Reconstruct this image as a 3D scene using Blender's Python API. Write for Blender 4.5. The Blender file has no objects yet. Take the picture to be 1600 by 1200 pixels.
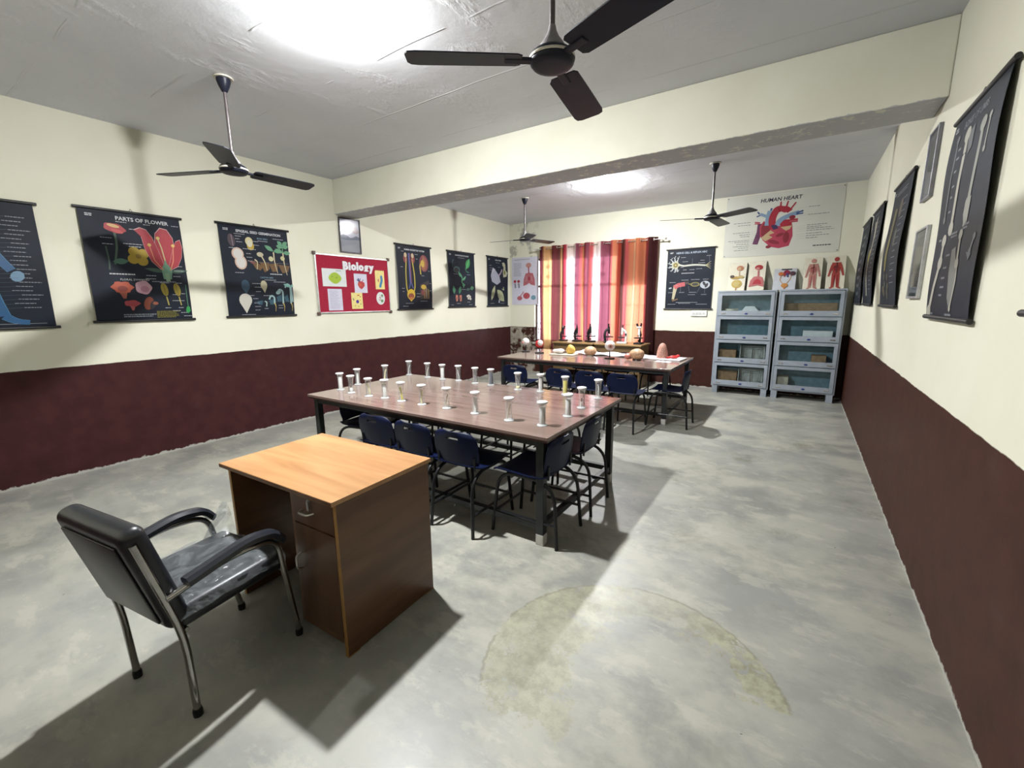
import bpy, bmesh, math, random
from mathutils import Vector, Matrix
from mathutils.geometry import tessellate_polygon

random.seed(7)
S = bpy.context.scene
COL = S.collection
PI = math.pi
R = math.radians

# ---------------------------------------------------------------- camera
YAW, PITCH, ROLL, FPX, CAMH = R(33.41), R(10.67), R(-0.55), 676.54, 1.5
cd = bpy.data.cameras.new('camera'); cam = bpy.data.objects.new('camera', cd); COL.objects.link(cam)
cd.sensor_width = 36; cd.lens = FPX / 1600 * 36; cd.clip_start = 0.02; cd.clip_end = 200
_f = Vector((-math.sin(YAW) * math.cos(PITCH), math.cos(YAW) * math.cos(PITCH), -math.sin(PITCH)))
_r = Vector((math.cos(YAW), math.sin(YAW), 0)); _u = _r.cross(_f)
_r2 = math.cos(ROLL) * _r + math.sin(ROLL) * _u; _u2 = -math.sin(ROLL) * _r + math.cos(ROLL) * _u
cam.matrix_world = Matrix(((_r2.x, _u2.x, -_f.x, 0), (_r2.y, _u2.y, -_f.y, 0), (_r2.z, _u2.z, -_f.z, CAMH), (0, 0, 0, 1)))
S.camera = cam

# ---------------------------------------------------------------- world, lamp strength, exposure
W = bpy.data.worlds.new('sky'); S.world = W; W.use_nodes = True
bg = W.node_tree.nodes['Background']
bg.inputs[0].default_value = (0.93, 0.96, 1.0, 1); bg.inputs[1].default_value = 12.0
BULB = 5000.0            # strength of the two round ceiling lamps
BULB_COL = (0.985, 0.99, 1.0)
S.view_settings.view_transform = 'Standard'; S.view_settings.look = 'None'
S.view_settings.gamma = 1; S.view_settings.use_curve_mapping = False
S.view_settings.exposure = 0.08
S.cycles.use_denoising = True
S.cycles.max_bounces = 10; S.cycles.diffuse_bounces = 1; S.cycles.transparent_max_bounces = 16
S.cycles.sample_clamp_indirect = 8.0

# ---------------------------------------------------------------- materials
def lin(c):
    c = c / 255
    return c / 12.92 if c <= 0.04045 else ((c + 0.055) / 1.055) ** 2.4
def rgb(r, g, b): return (lin(r), lin(g), lin(b), 1)

class NT:
    def __init__(s, name):
        s.m = bpy.data.materials.new(name); s.m.use_nodes = True
        s.t = s.m.node_tree; s.n = s.t.nodes; s.p = s.n['Principled BSDF']; s.out = s.n['Material Output']
    def new(s, kind, **kw):
        nd = s.n.new(kind)
        for k, v in kw.items(): setattr(nd, k, v)
        return nd
    def link(s, a, b): s.t.links.new(a, b)
    def val(s, sock, v):
        if hasattr(v, 'links') or hasattr(v, 'is_linked'): s.link(v, sock)
        else: sock.default_value = v
    def math(s, op, a, b=0.0, c=None, clamp=False):
        nd = s.new('ShaderNodeMath', operation=op, use_clamp=clamp)
        s.val(nd.inputs[0], a); s.val(nd.inputs[1], b)
        if c is not None: s.val(nd.inputs[2], c)
        return nd.outputs[0]
    def rng(s, v, a, b, c=0.0, d=1.0, smooth=True):
        nd = s.new('ShaderNodeMapRange', interpolation_type='SMOOTHSTEP' if smooth else 'LINEAR')
        s.val(nd.inputs[0], v); nd.inputs[1].default_value = a; nd.inputs[2].default_value = b
        s.val(nd.inputs[3], c); s.val(nd.inputs[4], d)
        return nd.outputs[0]
    def noise(s, vec, scale, detail=4, rough=0.55, dist=0.0):
        nd = s.new('ShaderNodeTexNoise'); nd.inputs['Scale'].default_value = scale
        nd.inputs['Detail'].default_value = detail; nd.inputs['Roughness'].default_value = rough
        nd.inputs['Distortion'].default_value = dist
        if vec is not None: s.link(vec, nd.inputs['Vector'])
        return nd.outputs[0]
    def mix(s, f, a, b):
        nd = s.new('ShaderNodeMix', data_type='RGBA')
        s.val(nd.inputs[0], f); s.val(nd.inputs[6], a); s.val(nd.inputs[7], b)
        return nd.outputs[2]
    def obj(s): return s.new('ShaderNodeTexCoord').outputs['Object']
    def scaled(s, vec, v):
        nd = s.new('ShaderNodeVectorMath', operation='MULTIPLY'); s.link(vec, nd.inputs[0]); nd.inputs[1].default_value = v
        return nd.outputs[0]
    def xyz(s, vec):
        nd = s.new('ShaderNodeSeparateXYZ'); s.link(vec, nd.inputs[0]); return nd.outputs
    def bump(s, h, strength=0.3, dist=0.01):
        nd = s.new('ShaderNodeBump'); nd.inputs['Strength'].default_value = strength; nd.inputs['Distance'].default_value = dist
        s.link(h, nd.inputs['Height']); s.link(nd.outputs[0], s.p.inputs['Normal'])

MATS = {}
def mat(name, c, rough=0.5, metal=0.0, var=0.12, scale=18, bump=0.0, spec=0.5):
    """plain paint / plastic / metal with a little procedural mottling"""
    if name in MATS: return MATS[name]
    t = NT(name); o = t.obj(); n = t.noise(o, scale)
    lo = tuple(x * (1 - var) for x in c[:3]) + (1,); hi = tuple(min(1, x * (1 + var)) for x in c[:3]) + (1,)
    t.link(t.mix(t.rng(n, .3, .7), lo, hi), t.p.inputs['Base Color'])
    t.p.inputs['Roughness'].default_value = rough; t.p.inputs['Metallic'].default_value = metal
    t.p.inputs['Specular IOR Level'].default_value = spec
    if bump: t.bump(n, bump, .004)
    MATS[name] = t.m
    return t.m

def wood(name, a, b, axis=0, rough=0.35, scale=3.0, stretch=14):
    t = NT(name); o = t.obj(); st = [stretch] * 3; st[axis] = 1.0
    v = t.scaled(o, tuple(st)); n = t.noise(v, scale, 6, .6, .6); n2 = t.noise(v, scale * .35, 2)
    f = t.math('ADD', t.math('MULTIPLY', n, .65), t.math('MULTIPLY', n2, .45))
    t.link(t.mix(t.rng(f, .38, .72), a, b), t.p.inputs['Base Color'])
    t.p.inputs['Roughness'].default_value = rough
    t.bump(n, .05, .002)
    MATS[name] = t.m; return t.m

def glass(name, tint=(1, 1, 1, 1), refl=0.12, rough=0.02, body=0.0, fres=0.75):
    t = NT(name); t.n.remove(t.p)
    tr = t.new('ShaderNodeBsdfTransparent'); tr.inputs[0].default_value = tint
    gl = t.new('ShaderNodeBsdfGlossy'); gl.inputs['Roughness'].default_value = rough
    lw = t.new('ShaderNodeLayerWeight'); lw.inputs[0].default_value = .35
    n = t.noise(t.obj(), 6)
    f = t.math('ADD', t.math('MULTIPLY', lw.outputs['Fresnel'], fres), t.math('MULTIPLY', n, refl), clamp=True)
    mx = t.new('ShaderNodeMixShader'); t.link(f, mx.inputs[0]); t.link(tr.outputs[0], mx.inputs[1]); t.link(gl.outputs[0], mx.inputs[2])
    last = mx.outputs[0]
    if body:
        df = t.new('ShaderNodeBsdfDiffuse'); df.inputs[0].default_value = (.85, .88, .88, 1)
        m2 = t.new('ShaderNodeMixShader'); m2.inputs[0].default_value = body
        t.link(last, m2.inputs[1]); t.link(df.outputs[0], m2.inputs[2]); last = m2.outputs[0]
    t.link(last, t.out.inputs[0]); MATS[name] = t.m; return t.m

def print_mat(name='printed_ink', rough=0.5):
    t = NT(name); a = t.new('ShaderNodeAttribute', attribute_name='Col')
    n = t.noise(t.obj(), 60)
    t.link(t.mix(t.math('MULTIPLY', n, .06), a.outputs['Color'], (.4, .4, .4, 1)), t.p.inputs['Base Color'])
    t.p.inputs['Roughness'].default_value = rough
    MATS[name] = t.m; return t.m

# ---------------------------------------------------------------- mesh builder
class MB:
    def __init__(s): s.v = []; s.f = []; s.c = []; s.col = None
    def add(s, vs, fs, M=None):
        b = len(s.v)
        for p in vs: s.v.append(tuple(M @ Vector(p)) if M is not None else tuple(p))
        for f in fs: s.f.append([b + i for i in f]); s.c.append(s.col)
        return s
    def box(s, x0, x1, y0, y1, z0, z1, M=None):
        vs = [(x, y, z) for z in (z0, z1) for y in (y0, y1) for x in (x0, x1)]
        return s.add(vs, [(0, 2, 3, 1), (4, 5, 7, 6), (0, 1, 5, 4), (2, 6, 7, 3), (0, 4, 6, 2), (1, 3, 7, 5)], M)
    def bbox(s, x0, x1, y0, y1, z0, z1, r=.01, M=None, seg=2):
        """box with chamfered edges"""
        r = min(r, (x1 - x0) / 2.01, (y1 - y0) / 2.01, (z1 - z0) / 2.01)
        bm = bmesh.new(); bmesh.ops.create_cube(bm, size=1)
        for v in bm.verts: v.co = Vector((x0 + (v.co.x + .5) * (x1 - x0), y0 + (v.co.y + .5) * (y1 - y0), z0 + (v.co.z + .5) * (z1 - z0)))
        bmesh.ops.bevel(bm, geom=bm.edges[:] + bm.verts[:], offset=r, segments=seg, affect='EDGES', profile=.5)
        bm.verts.ensure_lookup_table(); bm.verts.index_update()
        s.add([v.co[:] for v in bm.verts], [[v.index for v in f.verts] for f in bm.faces], M); bm.free(); return s
    def lathe(s, prof, n=20, c=(0, 0), M=None, cap=True):
        vs = []; fs = []; m = len(prof)
        for r, z in prof:
            for i in range(n):
                a = 2 * PI * i / n; vs.append((c[0] + r * math.cos(a), c[1] + r * math.sin(a), z))
        for j in range(m - 1):
            for i in range(n):
                k = (i + 1) % n; fs.append((j * n + i, j * n + k, (j + 1) * n + k, (j + 1) * n + i))
        if cap: fs.append(list(range(n - 1, -1, -1))); fs.append([(m - 1) * n + i for i in range(n)])
        return s.add(vs, fs, M)
    def tube(s, pts, r, n=8, M=None, r2=None):
        pts = [Vector(p) for p in pts]; L = len(pts); vs = []; fs = []
        t = [(pts[min(i + 1, L - 1)] - pts[max(i - 1, 0)]).normalized() for i in range(L)]
        up = Vector((0, 0, 1)) if abs(t[0].z) < .9 else Vector((0, 1, 0))
        a = t[0].cross(up).normalized()
        for i in range(L):
            a = (a - t[i] * a.dot(t[i])).normalized(); b = t[i].cross(a)
            rr = r if r2 is None else r + (r2 - r) * i / max(1, L - 1)
            for k in range(n):
                q = 2 * PI * k / n; vs.append(pts[i] + (a * math.cos(q) + b * math.sin(q)) * rr)
        for i in range(L - 1):
            for k in range(n):
                j = (k + 1) % n; fs.append((i * n + k, (i + 1) * n + k, (i + 1) * n + j, i * n + j))
        fs.append(list(range(n))); fs.append([(L - 1) * n + k for k in range(n - 1, -1, -1)])
        return s.add(vs, fs, M)
    def ell(s, c, rx, ry, rz, n=14, m=8, M=None, fn=None):
        vs = [(c[0], c[1], c[2] - rz)]; fs = []
        for j in range(1, m):
            p = -PI / 2 + PI * j / m
            for i in range(n):
                a = 2 * PI * i / n
                v = [math.cos(p) * math.cos(a), math.cos(p) * math.sin(a), math.sin(p)]
                k = fn(*v) if fn else 1
                vs.append((c[0] + rx * v[0] * k, c[1] + ry * v[1] * k, c[2] + rz * v[2] * k))
        vs.append((c[0], c[1], c[2] + rz)); top = len(vs) - 1
        for i in range(n): fs.append((0, 1 + (i + 1) % n, 1 + i)); fs.append((top, 1 + (m - 2) * n + i, 1 + (m - 2) * n + (i + 1) % n))
        for j in range(m - 2):
            for i in range(n):
                k = (i + 1) % n; fs.append((1 + j * n + i, 1 + j * n + k, 1 + (j + 1) * n + k, 1 + (j + 1) * n + i))
        return s.add(vs, fs, M)
    def prism(s, poly, d0, d1, M=None):
        """polygon in xz extruded along y from d0 to d1 (d0 < d1, front face at d0)"""
        n = len(poly); tris = tessellate_polygon([[Vector((p[0], p[1], 0)) for p in poly]])
        vs = [(p[0], d0, p[1]) for p in poly] + [(p[0], d1, p[1]) for p in poly]
        fs = [tuple(t) for t in tris] + [tuple(n + i for i in t[::-1]) for t in tris] + [(i, n + i, n + (i + 1) % n, (i + 1) % n) for i in range(n)]
        return s.add(vs, fs, M)
    def obj(s, name, m, parent=None, smooth=False, loc=(0, 0, 0), bevel=0.0):
        me = bpy.data.meshes.new(name); me.from_pydata(s.v, [], s.f); me.update()
        if any(c is not None for c in s.c):
            at = me.color_attributes.new('Col', 'FLOAT_COLOR', 'CORNER'); k = 0
            for p in me.polygons:
                cc = s.c[p.index] or (1, 1, 1, 1)
                for _ in p.loop_indices: at.data[k].color = cc; k += 1
        bm = bmesh.new(); bm.from_mesh(me); bmesh.ops.recalc_face_normals(bm, faces=bm.faces); bm.to_mesh(me); bm.free()
        if smooth:
            for p in me.polygons: p.use_smooth = True
            try: me.set_sharp_from_angle(angle=R(40))
            except Exception: pass
        me.materials.append(m)
        o = bpy.data.objects.new(name, me); COL.objects.link(o); o.location = loc
        if parent is not None: o.parent = parent
        if bevel:
            b = o.modifiers.new('edge', 'BEVEL'); b.width = bevel; b.segments = 2; b.limit_method = 'ANGLE'
        return o

def fillet(pts, r, n=6):
    """round the corners of a polyline"""
    pts = [Vector(p) for p in pts]; out = [pts[0]]
    for i in range(1, len(pts) - 1):
        p, a, b = pts[i], pts[i - 1], pts[i + 1]
        rr = r[i - 1] if isinstance(r, (list, tuple)) else r
        d1 = (a - p); d2 = (b - p); k = min(rr, d1.length * .49, d2.length * .49)
        q0 = p + d1.normalized() * k; q1 = p + d2.normalized() * k
        for j in range(n + 1):
            t = j / n; out.append((1 - t) ** 2 * q0 + 2 * t * (1 - t) * p + t * t * q1)
    out.append(pts[-1]); return out

def tag(o, label=None, cat=None, group=None, kind=None):
    if label: o['label'] = label
    if cat: o['category'] = cat
    if group: o['group'] = group
    if kind: o['kind'] = kind
    return o
def thing(name, label, cat, loc=(0, 0, 0), rz=0.0, group=None):
    o = bpy.data.objects.new(name, None); COL.objects.link(o); o.empty_display_size = .05
    o.location = loc; o.rotation_euler = (0, 0, rz)
    return tag(o, label, cat, group)
def copy_thing(root, label, loc, rz):
    r = root.copy(); COL.objects.link(r); r.location = loc; r.rotation_euler = (0, 0, rz); r['label'] = label
    for ch in list(root.children):
        c = ch.copy(); COL.objects.link(c); c.parent = r
        for g in list(ch.children):
            d = g.copy(); COL.objects.link(d); d.parent = c
    return r

# ---------------------------------------------------------------- flat print on charts, papers and frames
def text_mesh(s, size, bold=0.0, shear=0.0, align='CENTER'):
    cu = bpy.data.curves.new('t', 'FONT'); cu.body = s; cu.size = size; cu.align_x = align; cu.align_y = 'CENTER'
    cu.resolution_u = 2; cu.offset = bold; cu.shear = shear
    o = bpy.data.objects.new('t', cu); COL.objects.link(o)
    dg = bpy.context.evaluated_depsgraph_get(); me = bpy.data.meshes.new_from_object(o.evaluated_get(dg))
    vs = [(v.co.x, v.co.y) for v in me.vertices]; fs = [list(p.vertices) for p in me.polygons]
    bpy.data.objects.remove(o); bpy.data.curves.remove(cu); bpy.data.meshes.remove(me)
    return vs, fs

class Canvas:
    """print in fractions of a W x H sheet (u right, v up); layers sit a hair proud of each other"""
    def __init__(s, W, H, bow=None, base=.0012, step=.0005):
        s.W, s.H, s.bow, s.base, s.step = W, H, bow, base, step; s.mb = MB(); s.xf = None; s.solid = False; s.k = 0
    def _put(s, vs, fs, c, L):
        s.mb.col = tuple(.68 * q for q in (c if len(c) == 4 else rgb(*c))[:3]) + (1,); s.k += 1
        out = []
        for u, v in vs:
            if s.xf: u, v = s.xf(u, v)
            x = (u - .5) * s.W; z = v * s.H
            out.append((x, (s.bow(v) if s.bow else 0) - s.base - L * s.step - s.k * 3e-6, z))
        s.mb.add(out, fs)
        if s.solid:
            n = len(out); ec = {}
            for f in fs:
                for i in range(len(f)): e = (f[i], f[(i + 1) % len(f)]); k = tuple(sorted(e)); ec[k] = ec.get(k, 0) + 1
            s.mb.add(out + [(p[0], .0005, p[2]) for p in out], [(a, b, n + b, n + a) for (a, b), k in ec.items() if k == 1])
    def poly(s, pts, c, L=1):
        s._put(pts, [tuple(t) for t in tessellate_polygon([[Vector((p[0] * s.W, p[1] * s.H, 0)) for p in pts]])], c, L)
    def blob(s, u, v, ru, rv, c, L=1, n=16, rot=0.0, wob=0.0, k=3):
        """ellipse; ru and rv are fractions of the width"""
        pts = []
        for i in range(n):
            a = 2 * PI * i / n; w = 1 + wob * math.cos(k * a)
            x = ru * math.cos(a) * w; y = rv * math.sin(a) * w
            pts.append((u + x * math.cos(rot) - y * math.sin(rot), v + (x * math.sin(rot) + y * math.cos(rot)) * s.W / s.H))
        s.poly(pts, c, L)
    def line(s, pts, w, c, L=1, w2=None):
        P = [Vector((p[0] * s.W, p[1] * s.H)) for p in pts]; vs = []; n = len(P)
        for i in range(n):
            t = (P[min(i + 1, n - 1)] - P[max(i - 1, 0)]).normalized(); q = Vector((-t.y, t.x))
            ww = (w if w2 is None else w + (w2 - w) * i / (n - 1)) * s.W / 2
            for k in (1, -1): r = P[i] + q * ww * k; vs.append((r.x / s.W, r.y / s.H))
        s._put(vs, [(2 * i, 2 * i + 1, 2 * i + 3, 2 * i + 2) for i in range(n - 1)], c, L)
    def curve(s, pts, w, c, L=1, w2=None):
        f = fillet([(p[0], p[1], 0) for p in pts], .2, 5); s.line([(p.x, p.y) for p in f], w, c, L, w2)
    def bars(s, u, v, w, n=1, c=(200, 205, 210), h=.006, gap=.018, L=1, jit=.3):
        """lines of print too small to read"""
        for i in range(n):
            ww = w * (1 - jit * random.random()); x = u
            while x < u + ww:
                e = min(x + random.uniform(.012, .035), u + ww)
                s._put([(x, v - i * gap - h / 2), (e, v - i * gap - h / 2), (e, v - i * gap + h / 2), (x, v - i * gap + h / 2)], [(0, 1, 2, 3)], c, L); x = e + .005
    def text(s, t, u, v, size, c, L=1, bold=0.0, shear=0.0, align='CENTER'):
        vs, fs = text_mesh(t, size * s.W, bold, shear, align)
        s._put([(u + x / s.W, v + y / s.H) for x, y in vs], fs, c, L)
    def obj(s, parent, name='print', loc=(0, 0, 0)): return s.mb.obj(name, MATS['printed_ink'], parent, loc=loc)

# ================================================================ the room
XL, XR, YF, YB, ZC, ZW = -5.362, 0.623, 8.086, -0.45, 3.125, 0.977
BY0, BY1, BZ = 3.832, 4.215, 2.687
WX0, WX1, WZ0, WZ1 = -4.745, -2.36, 0.66, 2.40      # window opening in the far wall

def wall_material(name, maroon, damage=False):
    t = NT(name); o = t.obj(); x, y, z = t.xyz(o)
    n1 = t.noise(o, 1.3, 5); n2 = t.noise(o, 9, 5); n3 = t.noise(o, 45, 3)
    cream = t.mix(t.rng(n1, .3, .75), (.80, .785, .63, 1), (.85, .835, .695, 1))
    specks = t.rng(t.noise(t.scaled(o, (1, 1, 1.6)), 5.5, 8, .75), .70, .76)
    cream = t.mix(t.math('MULTIPLY', specks, .25), cream, (.42, .40, .32, 1))
    dark = t.mix(t.rng(n2, .25, .8), tuple(c * .82 for c in maroon) + (1,), tuple(min(1, c * 1.2) for c in maroon) + (1,))
    scuff = t.math('MULTIPLY', t.rng(t.noise(o, 2.2, 6, .65), .58, .75), .22)
    dark = t.mix(scuff, dark, (.075, .065, .06, 1))
    edge = t.math('ADD', z, t.math('MULTIPLY', t.math('SUBTRACT', t.noise(o, 7, 3), .5), .018))
    up = t.rng(edge, ZW - .003, ZW + .003)
    # cement smeared along the foot of the wall
    foot = t.math('ADD', z, t.math('MULTIPLY', t.math('SUBTRACT', t.noise(o, 11, 5, .7), .5), .09))
    low = t.rng(foot, .022, .012)
    col = t.mix(low, t.mix(up, dark, cream), (.46, .45, .40, 1))
    rough = t.rng(up, 0, 1, .52, .75); t.p.inputs['Specular IOR Level'].default_value = .14
    if damage:
        # flaking paint and damp beside the window
        nx = t.math('ADD', x, t.math('MULTIPLY', t.math('SUBTRACT', n2, .5), .25))
        zone = t.math('MULTIPLY', t.rng(nx, -4.70, -4.78), t.rng(z, ZW + .02, ZW - .03))
        flake = t.rng(t.noise(o, 6, 9, .72, .4), .42, .52)
        col = t.mix(t.math('MULTIPLY', zone, flake), col, t.mix(n2, (.26, .22, .17, 1), (.50, .46, .38, 1)))
        upz = t.math('MULTIPLY', t.math('MULTIPLY', t.rng(nx, -4.60, -4.85), t.rng(z, 1.9, 2.6)), t.rng(t.noise(o, 4, 8, .7), .50, .60))
        col = t.mix(t.math('MULTIPLY', upz, .75), col, (.34, .33, .28, 1))
    t.link(col, t.p.inputs['Base Color']); t.link(rough, t.p.inputs['Roughness'])
    t.bump(t.math('ADD', t.math('MULTIPLY', n2, .7), t.math('MULTIPLY', n3, .3)), .25, .006)
    return t.m

def floor_material():
    t = NT('cement_floor'); o = t.obj(); x, y, z = t.xyz(o)
    n1 = t.noise(o, .8, 4, .55); n2 = t.noise(t.scaled(o, (1.0, 1.25, 1)), 1.9, 9, .66, .15); n3 = t.noise(o, 13, 8, .72); n4 = t.noise(t.scaled(o, (.8, 1.5, 1)), 4.2, 10, .68)
    c = t.mix(t.rng(n2, .36, .62), (.26, .265, .24, 1), (.43, .425, .355, 1))
    c = t.mix(t.math('MULTIPLY', t.rng(n1, .40, .60), .5), c, (.345, .35, .325, 1))
    c = t.mix(t.math('MULTIPLY', t.rng(n4, .53, .62), .45), c, (.51, .50, .415, 1))
    c = t.mix(t.math('MULTIPLY', t.rng(n4, .44, .34), .22), c, (.21, .215, .17, 1))
    dirt = t.math('MULTIPLY', t.rng(t.noise(o, 1.5, 9, .72, .4), .54, .68), t.rng(y, 1.2, 3.0, .35, 1.0))
    c = t.mix(t.math('MULTIPLY', dirt, .68), c, (.20, .20, .145, 1))
    spots = t.rng(t.noise(o, 21, 2, .5), .765, .785)
    c = t.mix(t.math('MULTIPLY', spots, .7), c, (.08, .08, .07, 1))
    # the big sweep of old cement slurry in the foreground
    w1 = t.math('MULTIPLY', t.math('SUBTRACT', t.noise(o, 4.5, 9, .72), .5), .62)
    w2 = t.math('MULTIPLY', t.math('SUBTRACT', t.noise(o, 15, 9, .75), .5), .42)
    dx = t.math('ADD', x, .45); dy = t.math('ADD', y, -1.50)
    r = t.math('SQRT', t.math('ADD', t.math('MULTIPLY', dx, dx), t.math('MULTIPLY', dy, dy)))
    ro = t.math('ADD', r, t.math('MULTIPLY', w2, .12)); ri = t.math('ADD', r, t.math('ADD', w1, w2))
    rin = t.rng(dx, -.30, .10, .20, .45)
    outer = t.rng(ro, .592, .584); inner = t.rng(t.math('SUBTRACT', ri, rin), -.010, .010)
    cut = t.rng(t.math('SUBTRACT', t.math('ADD', dy, t.math('ADD', w1, w2)), t.rng(dx, -.14, .12, -.36, .20)), -.012, .012)
    holes = t.rng(t.noise(o, 9, 9, .75), .38, .46)
    worn = t.rng(t.math('ADD', dx, t.math('MULTIPLY', t.math('ADD', w1, w2), .8)), -.05, .16, .75, 1.0)
    top = t.rng(t.math('ABSOLUTE', t.math('SUBTRACT', dx, .04)), .05, .28, .50, 1.0)      # the sweep is worn thin at its crown
    swirl = t.math('MULTIPLY', t.math('MULTIPLY', t.math('MULTIPLY', outer, inner), t.math('MULTIPLY', cut, holes)), t.math('MULTIPLY', worn, top))
    c = t.mix(t.math('MULTIPLY', swirl, .85), c, t.mix(t.rng(n3, .35, .65), (.25, .245, .155, 1), (.43, .42, .29, 1)))
    rim = t.math('MULTIPLY', t.math('MULTIPLY', t.rng(t.math('ABSOLUTE', t.math('SUBTRACT', ro, .588)), .010, .003), cut), t.rng(n4, .42, .5))
    c = t.mix(t.math('MULTIPLY', rim, .5), c, (.20, .195, .13, 1))
    t.link(c, t.p.inputs['Base Color'])
    t.link(t.rng(n2, .3, .7, .34, .50), t.p.inputs['Roughness'])
    t.p.inputs['Specular IOR Level'].default_value = .5
    t.bump(t.math('ADD', t.math('MULTIPLY', n4, .4), t.math('MULTIPLY', n3, .2)), .10, .008)
    return t.m

def ceiling_material():
    t = NT('ceiling_paint'); o = t.obj(); x, y, z = t.xyz(o)
    n1 = t.noise(o, .8, 4); n2 = t.noise(o, 5, 7, .6)
    t.link(t.mix(t.rng(n1, .3, .7), (.72, .74, .78, 1), (.79, .81, .84, 1)), t.p.inputs['Base Color'])
    t.p.inputs['Roughness'].default_value = .6; t.p.inputs['Specular IOR Level'].default_value = .2
    # board marks left by the formwork, running across the room
    yy = t.math('ADD', y, t.math('MULTIPLY', t.math('SUBTRACT', t.noise(o, .7, 2), .5), .12))
    fr = t.math('FRACT', t.math('MULTIPLY', yy, 1.55))
    ridge = t.math('MULTIPLY', t.rng(t.math('ABSOLUTE', t.math('SUBTRACT', fr, .5)), .016, .003), t.rng(t.noise(o, 1.4, 3), .44, .56))
    lump = t.rng(t.noise(t.scaled(o, (1, .5, 1)), 2.6, 8, .62), .52, .75)
    t.bump(t.math('ADD', t.math('ADD', t.math('MULTIPLY', ridge, 1.8), t.math('MULTIPLY', lump, .9)), t.math('MULTIPLY', n2, .5)), .5, .012)
    return t.m

WALL = wall_material('painted_wall', (.054, .0175, .0175)); WALLF = wall_material('painted_wall_flaking', (.052, .0185, .014), True)
WALLR = wall_material('painted_wall_right', (.053, .018, .0115))
def beam_material():
    t = NT('beam_paint'); o = t.obj(); x, y, z = t.xyz(o); n = t.noise(o, 2.5); n2 = t.noise(o, 9, 6, .65)
    cream = t.mix(t.rng(n, .3, .7), (.79, .775, .63, 1), (.84, .825, .685, 1))
    marks = t.rng(t.noise(t.scaled(o, (1, 1, .25)), 6, 7, .75), .70, .75)
    cream = t.mix(t.math('MULTIPLY', marks, .22), cream, (.36, .35, .29, 1))
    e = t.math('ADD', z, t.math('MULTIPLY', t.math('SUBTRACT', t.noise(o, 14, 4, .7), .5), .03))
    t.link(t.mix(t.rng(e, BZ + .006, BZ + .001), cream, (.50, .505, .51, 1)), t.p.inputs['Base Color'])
    t.p.inputs['Roughness'].default_value = .7; t.bump(n2, .2, .006); return t.m
BEAMM = beam_material()

def struct(o): return tag(o, kind='structure')
struct(MB().box(XL - .25, XR + .25, YB - .25, YF + .25, -.15, 0).obj('floor', floor_material()))
struct(MB().box(XL - .25, XR + .25, YB - .25, YF + .25, ZC, ZC + .2).obj('ceiling', ceiling_material()))
struct(MB().box(XL - .23, XL, YB - .23, YF + .23, 0, ZC).obj('wall_left', WALL))
struct(MB().box(XR, XR + .23, YB - .23, YF + .23, 0, ZC).obj('wall_right', WALLR))
struct(MB().box(XL, XR, YB - .23, YB, 0, ZC).obj('wall_back', WALL))
fw = MB()
fw.box(XL, WX0, YF, YF + .23, 0, ZC); fw.box(WX1, XR, YF, YF + .23, 0, ZC)
fw.box(WX0, WX1, YF, YF + .23, 0, WZ0); fw.box(WX0, WX1, YF, YF + .23, WZ1, ZC)
struct(fw.obj('wall_far', WALLF))
struct(MB().bbox(XL, XR, BY0, BY1, BZ, ZC, .008).obj('ceiling_beam', BEAMM))

# ---- window behind the curtains: frame, mullions, grille, panes
METAL_BR = mat('window_brown_paint', (.10, .05, .04), .5)
win = bpy.data.objects.new('window_1', None); COL.objects.link(win); win.location = (0, YF + .10, 0); struct(win)
wf = MB()
for a, b in ((WX0, WX0 + .028), (WX1 - .05, WX1)): wf.box(a, b, -.03, .03, WZ0, WZ1)
for a, b in ((WZ0, WZ0 + .05), (WZ1 - .05, WZ1)): wf.box(WX0 + .028, WX1 - .05, -.029, .029, a, b)
wf.obj('window_frame', METAL_BR, win)
cw = (WX1 - WX0) / 4
for i in range(1, 4): MB().box(WX0 + cw * i - .03, WX0 + cw * i + .03, -.028, .028, WZ0 + .05, WZ1 - .05).obj('mullion', METAL_BR, win)
MB().box(WX0 + .03, WX1 - .05, -.026, .026, 1.80, 1.85).obj('transom', METAL_BR, win)
PANE = glass('window_glass', (.9, .95, 1, 1), .05)
for i in range(4):
    for z0, z1 in ((WZ0 + .05, 1.80), (1.85, WZ1 - .05)):
        x0 = WX0 + cw * i + .03; x1 = x0 + cw - .06
        if i == 3 and z0 > 1.5: MB().box(x0, x1, -.012, .012, z0, z1).obj('shutter_panel', METAL_BR, win)
        else: MB().box(x0, x1, .004, .008, z0, z1).obj('pane', PANE, win)
for i in range(4):
    for z in (1.05, 1.42): MB().box(WX0 + cw * i + .03, WX0 + cw * (i + 1) - .03, -.024, -.012, z, z + .012).obj('grille_bar', METAL_BR, win)
    for k in (1, 2, 3): MB().box(WX0 + cw * i + .03 + (cw - .06) * k / 4 - .006, WX0 + cw * i + .03 + (cw - .06) * k / 4 + .006, -.036, -.024, WZ0 + .05, WZ1 - .05).obj('grille_bar', METAL_BR, win)
    for z in (2.02, 2.22):
        M = Matrix.Translation((WX0 + cw * (i + .5), -.040, z)) @ Matrix.Rotation(R(45), 4, 'Y')
        MB().bbox(-.04, .04, -.012, .012, -.04, .04, .01, M).obj('grille_rosette', METAL_BR, win)
MB().box(WX0 - .02, WX1 + .02, YF - .04, YF + .06, WZ0 - .04, WZ0).obj('window_sill', mat('sill_cement', (.5, .48, .42), .7), win, loc=(0, -(YF + .10), 0))

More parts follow.
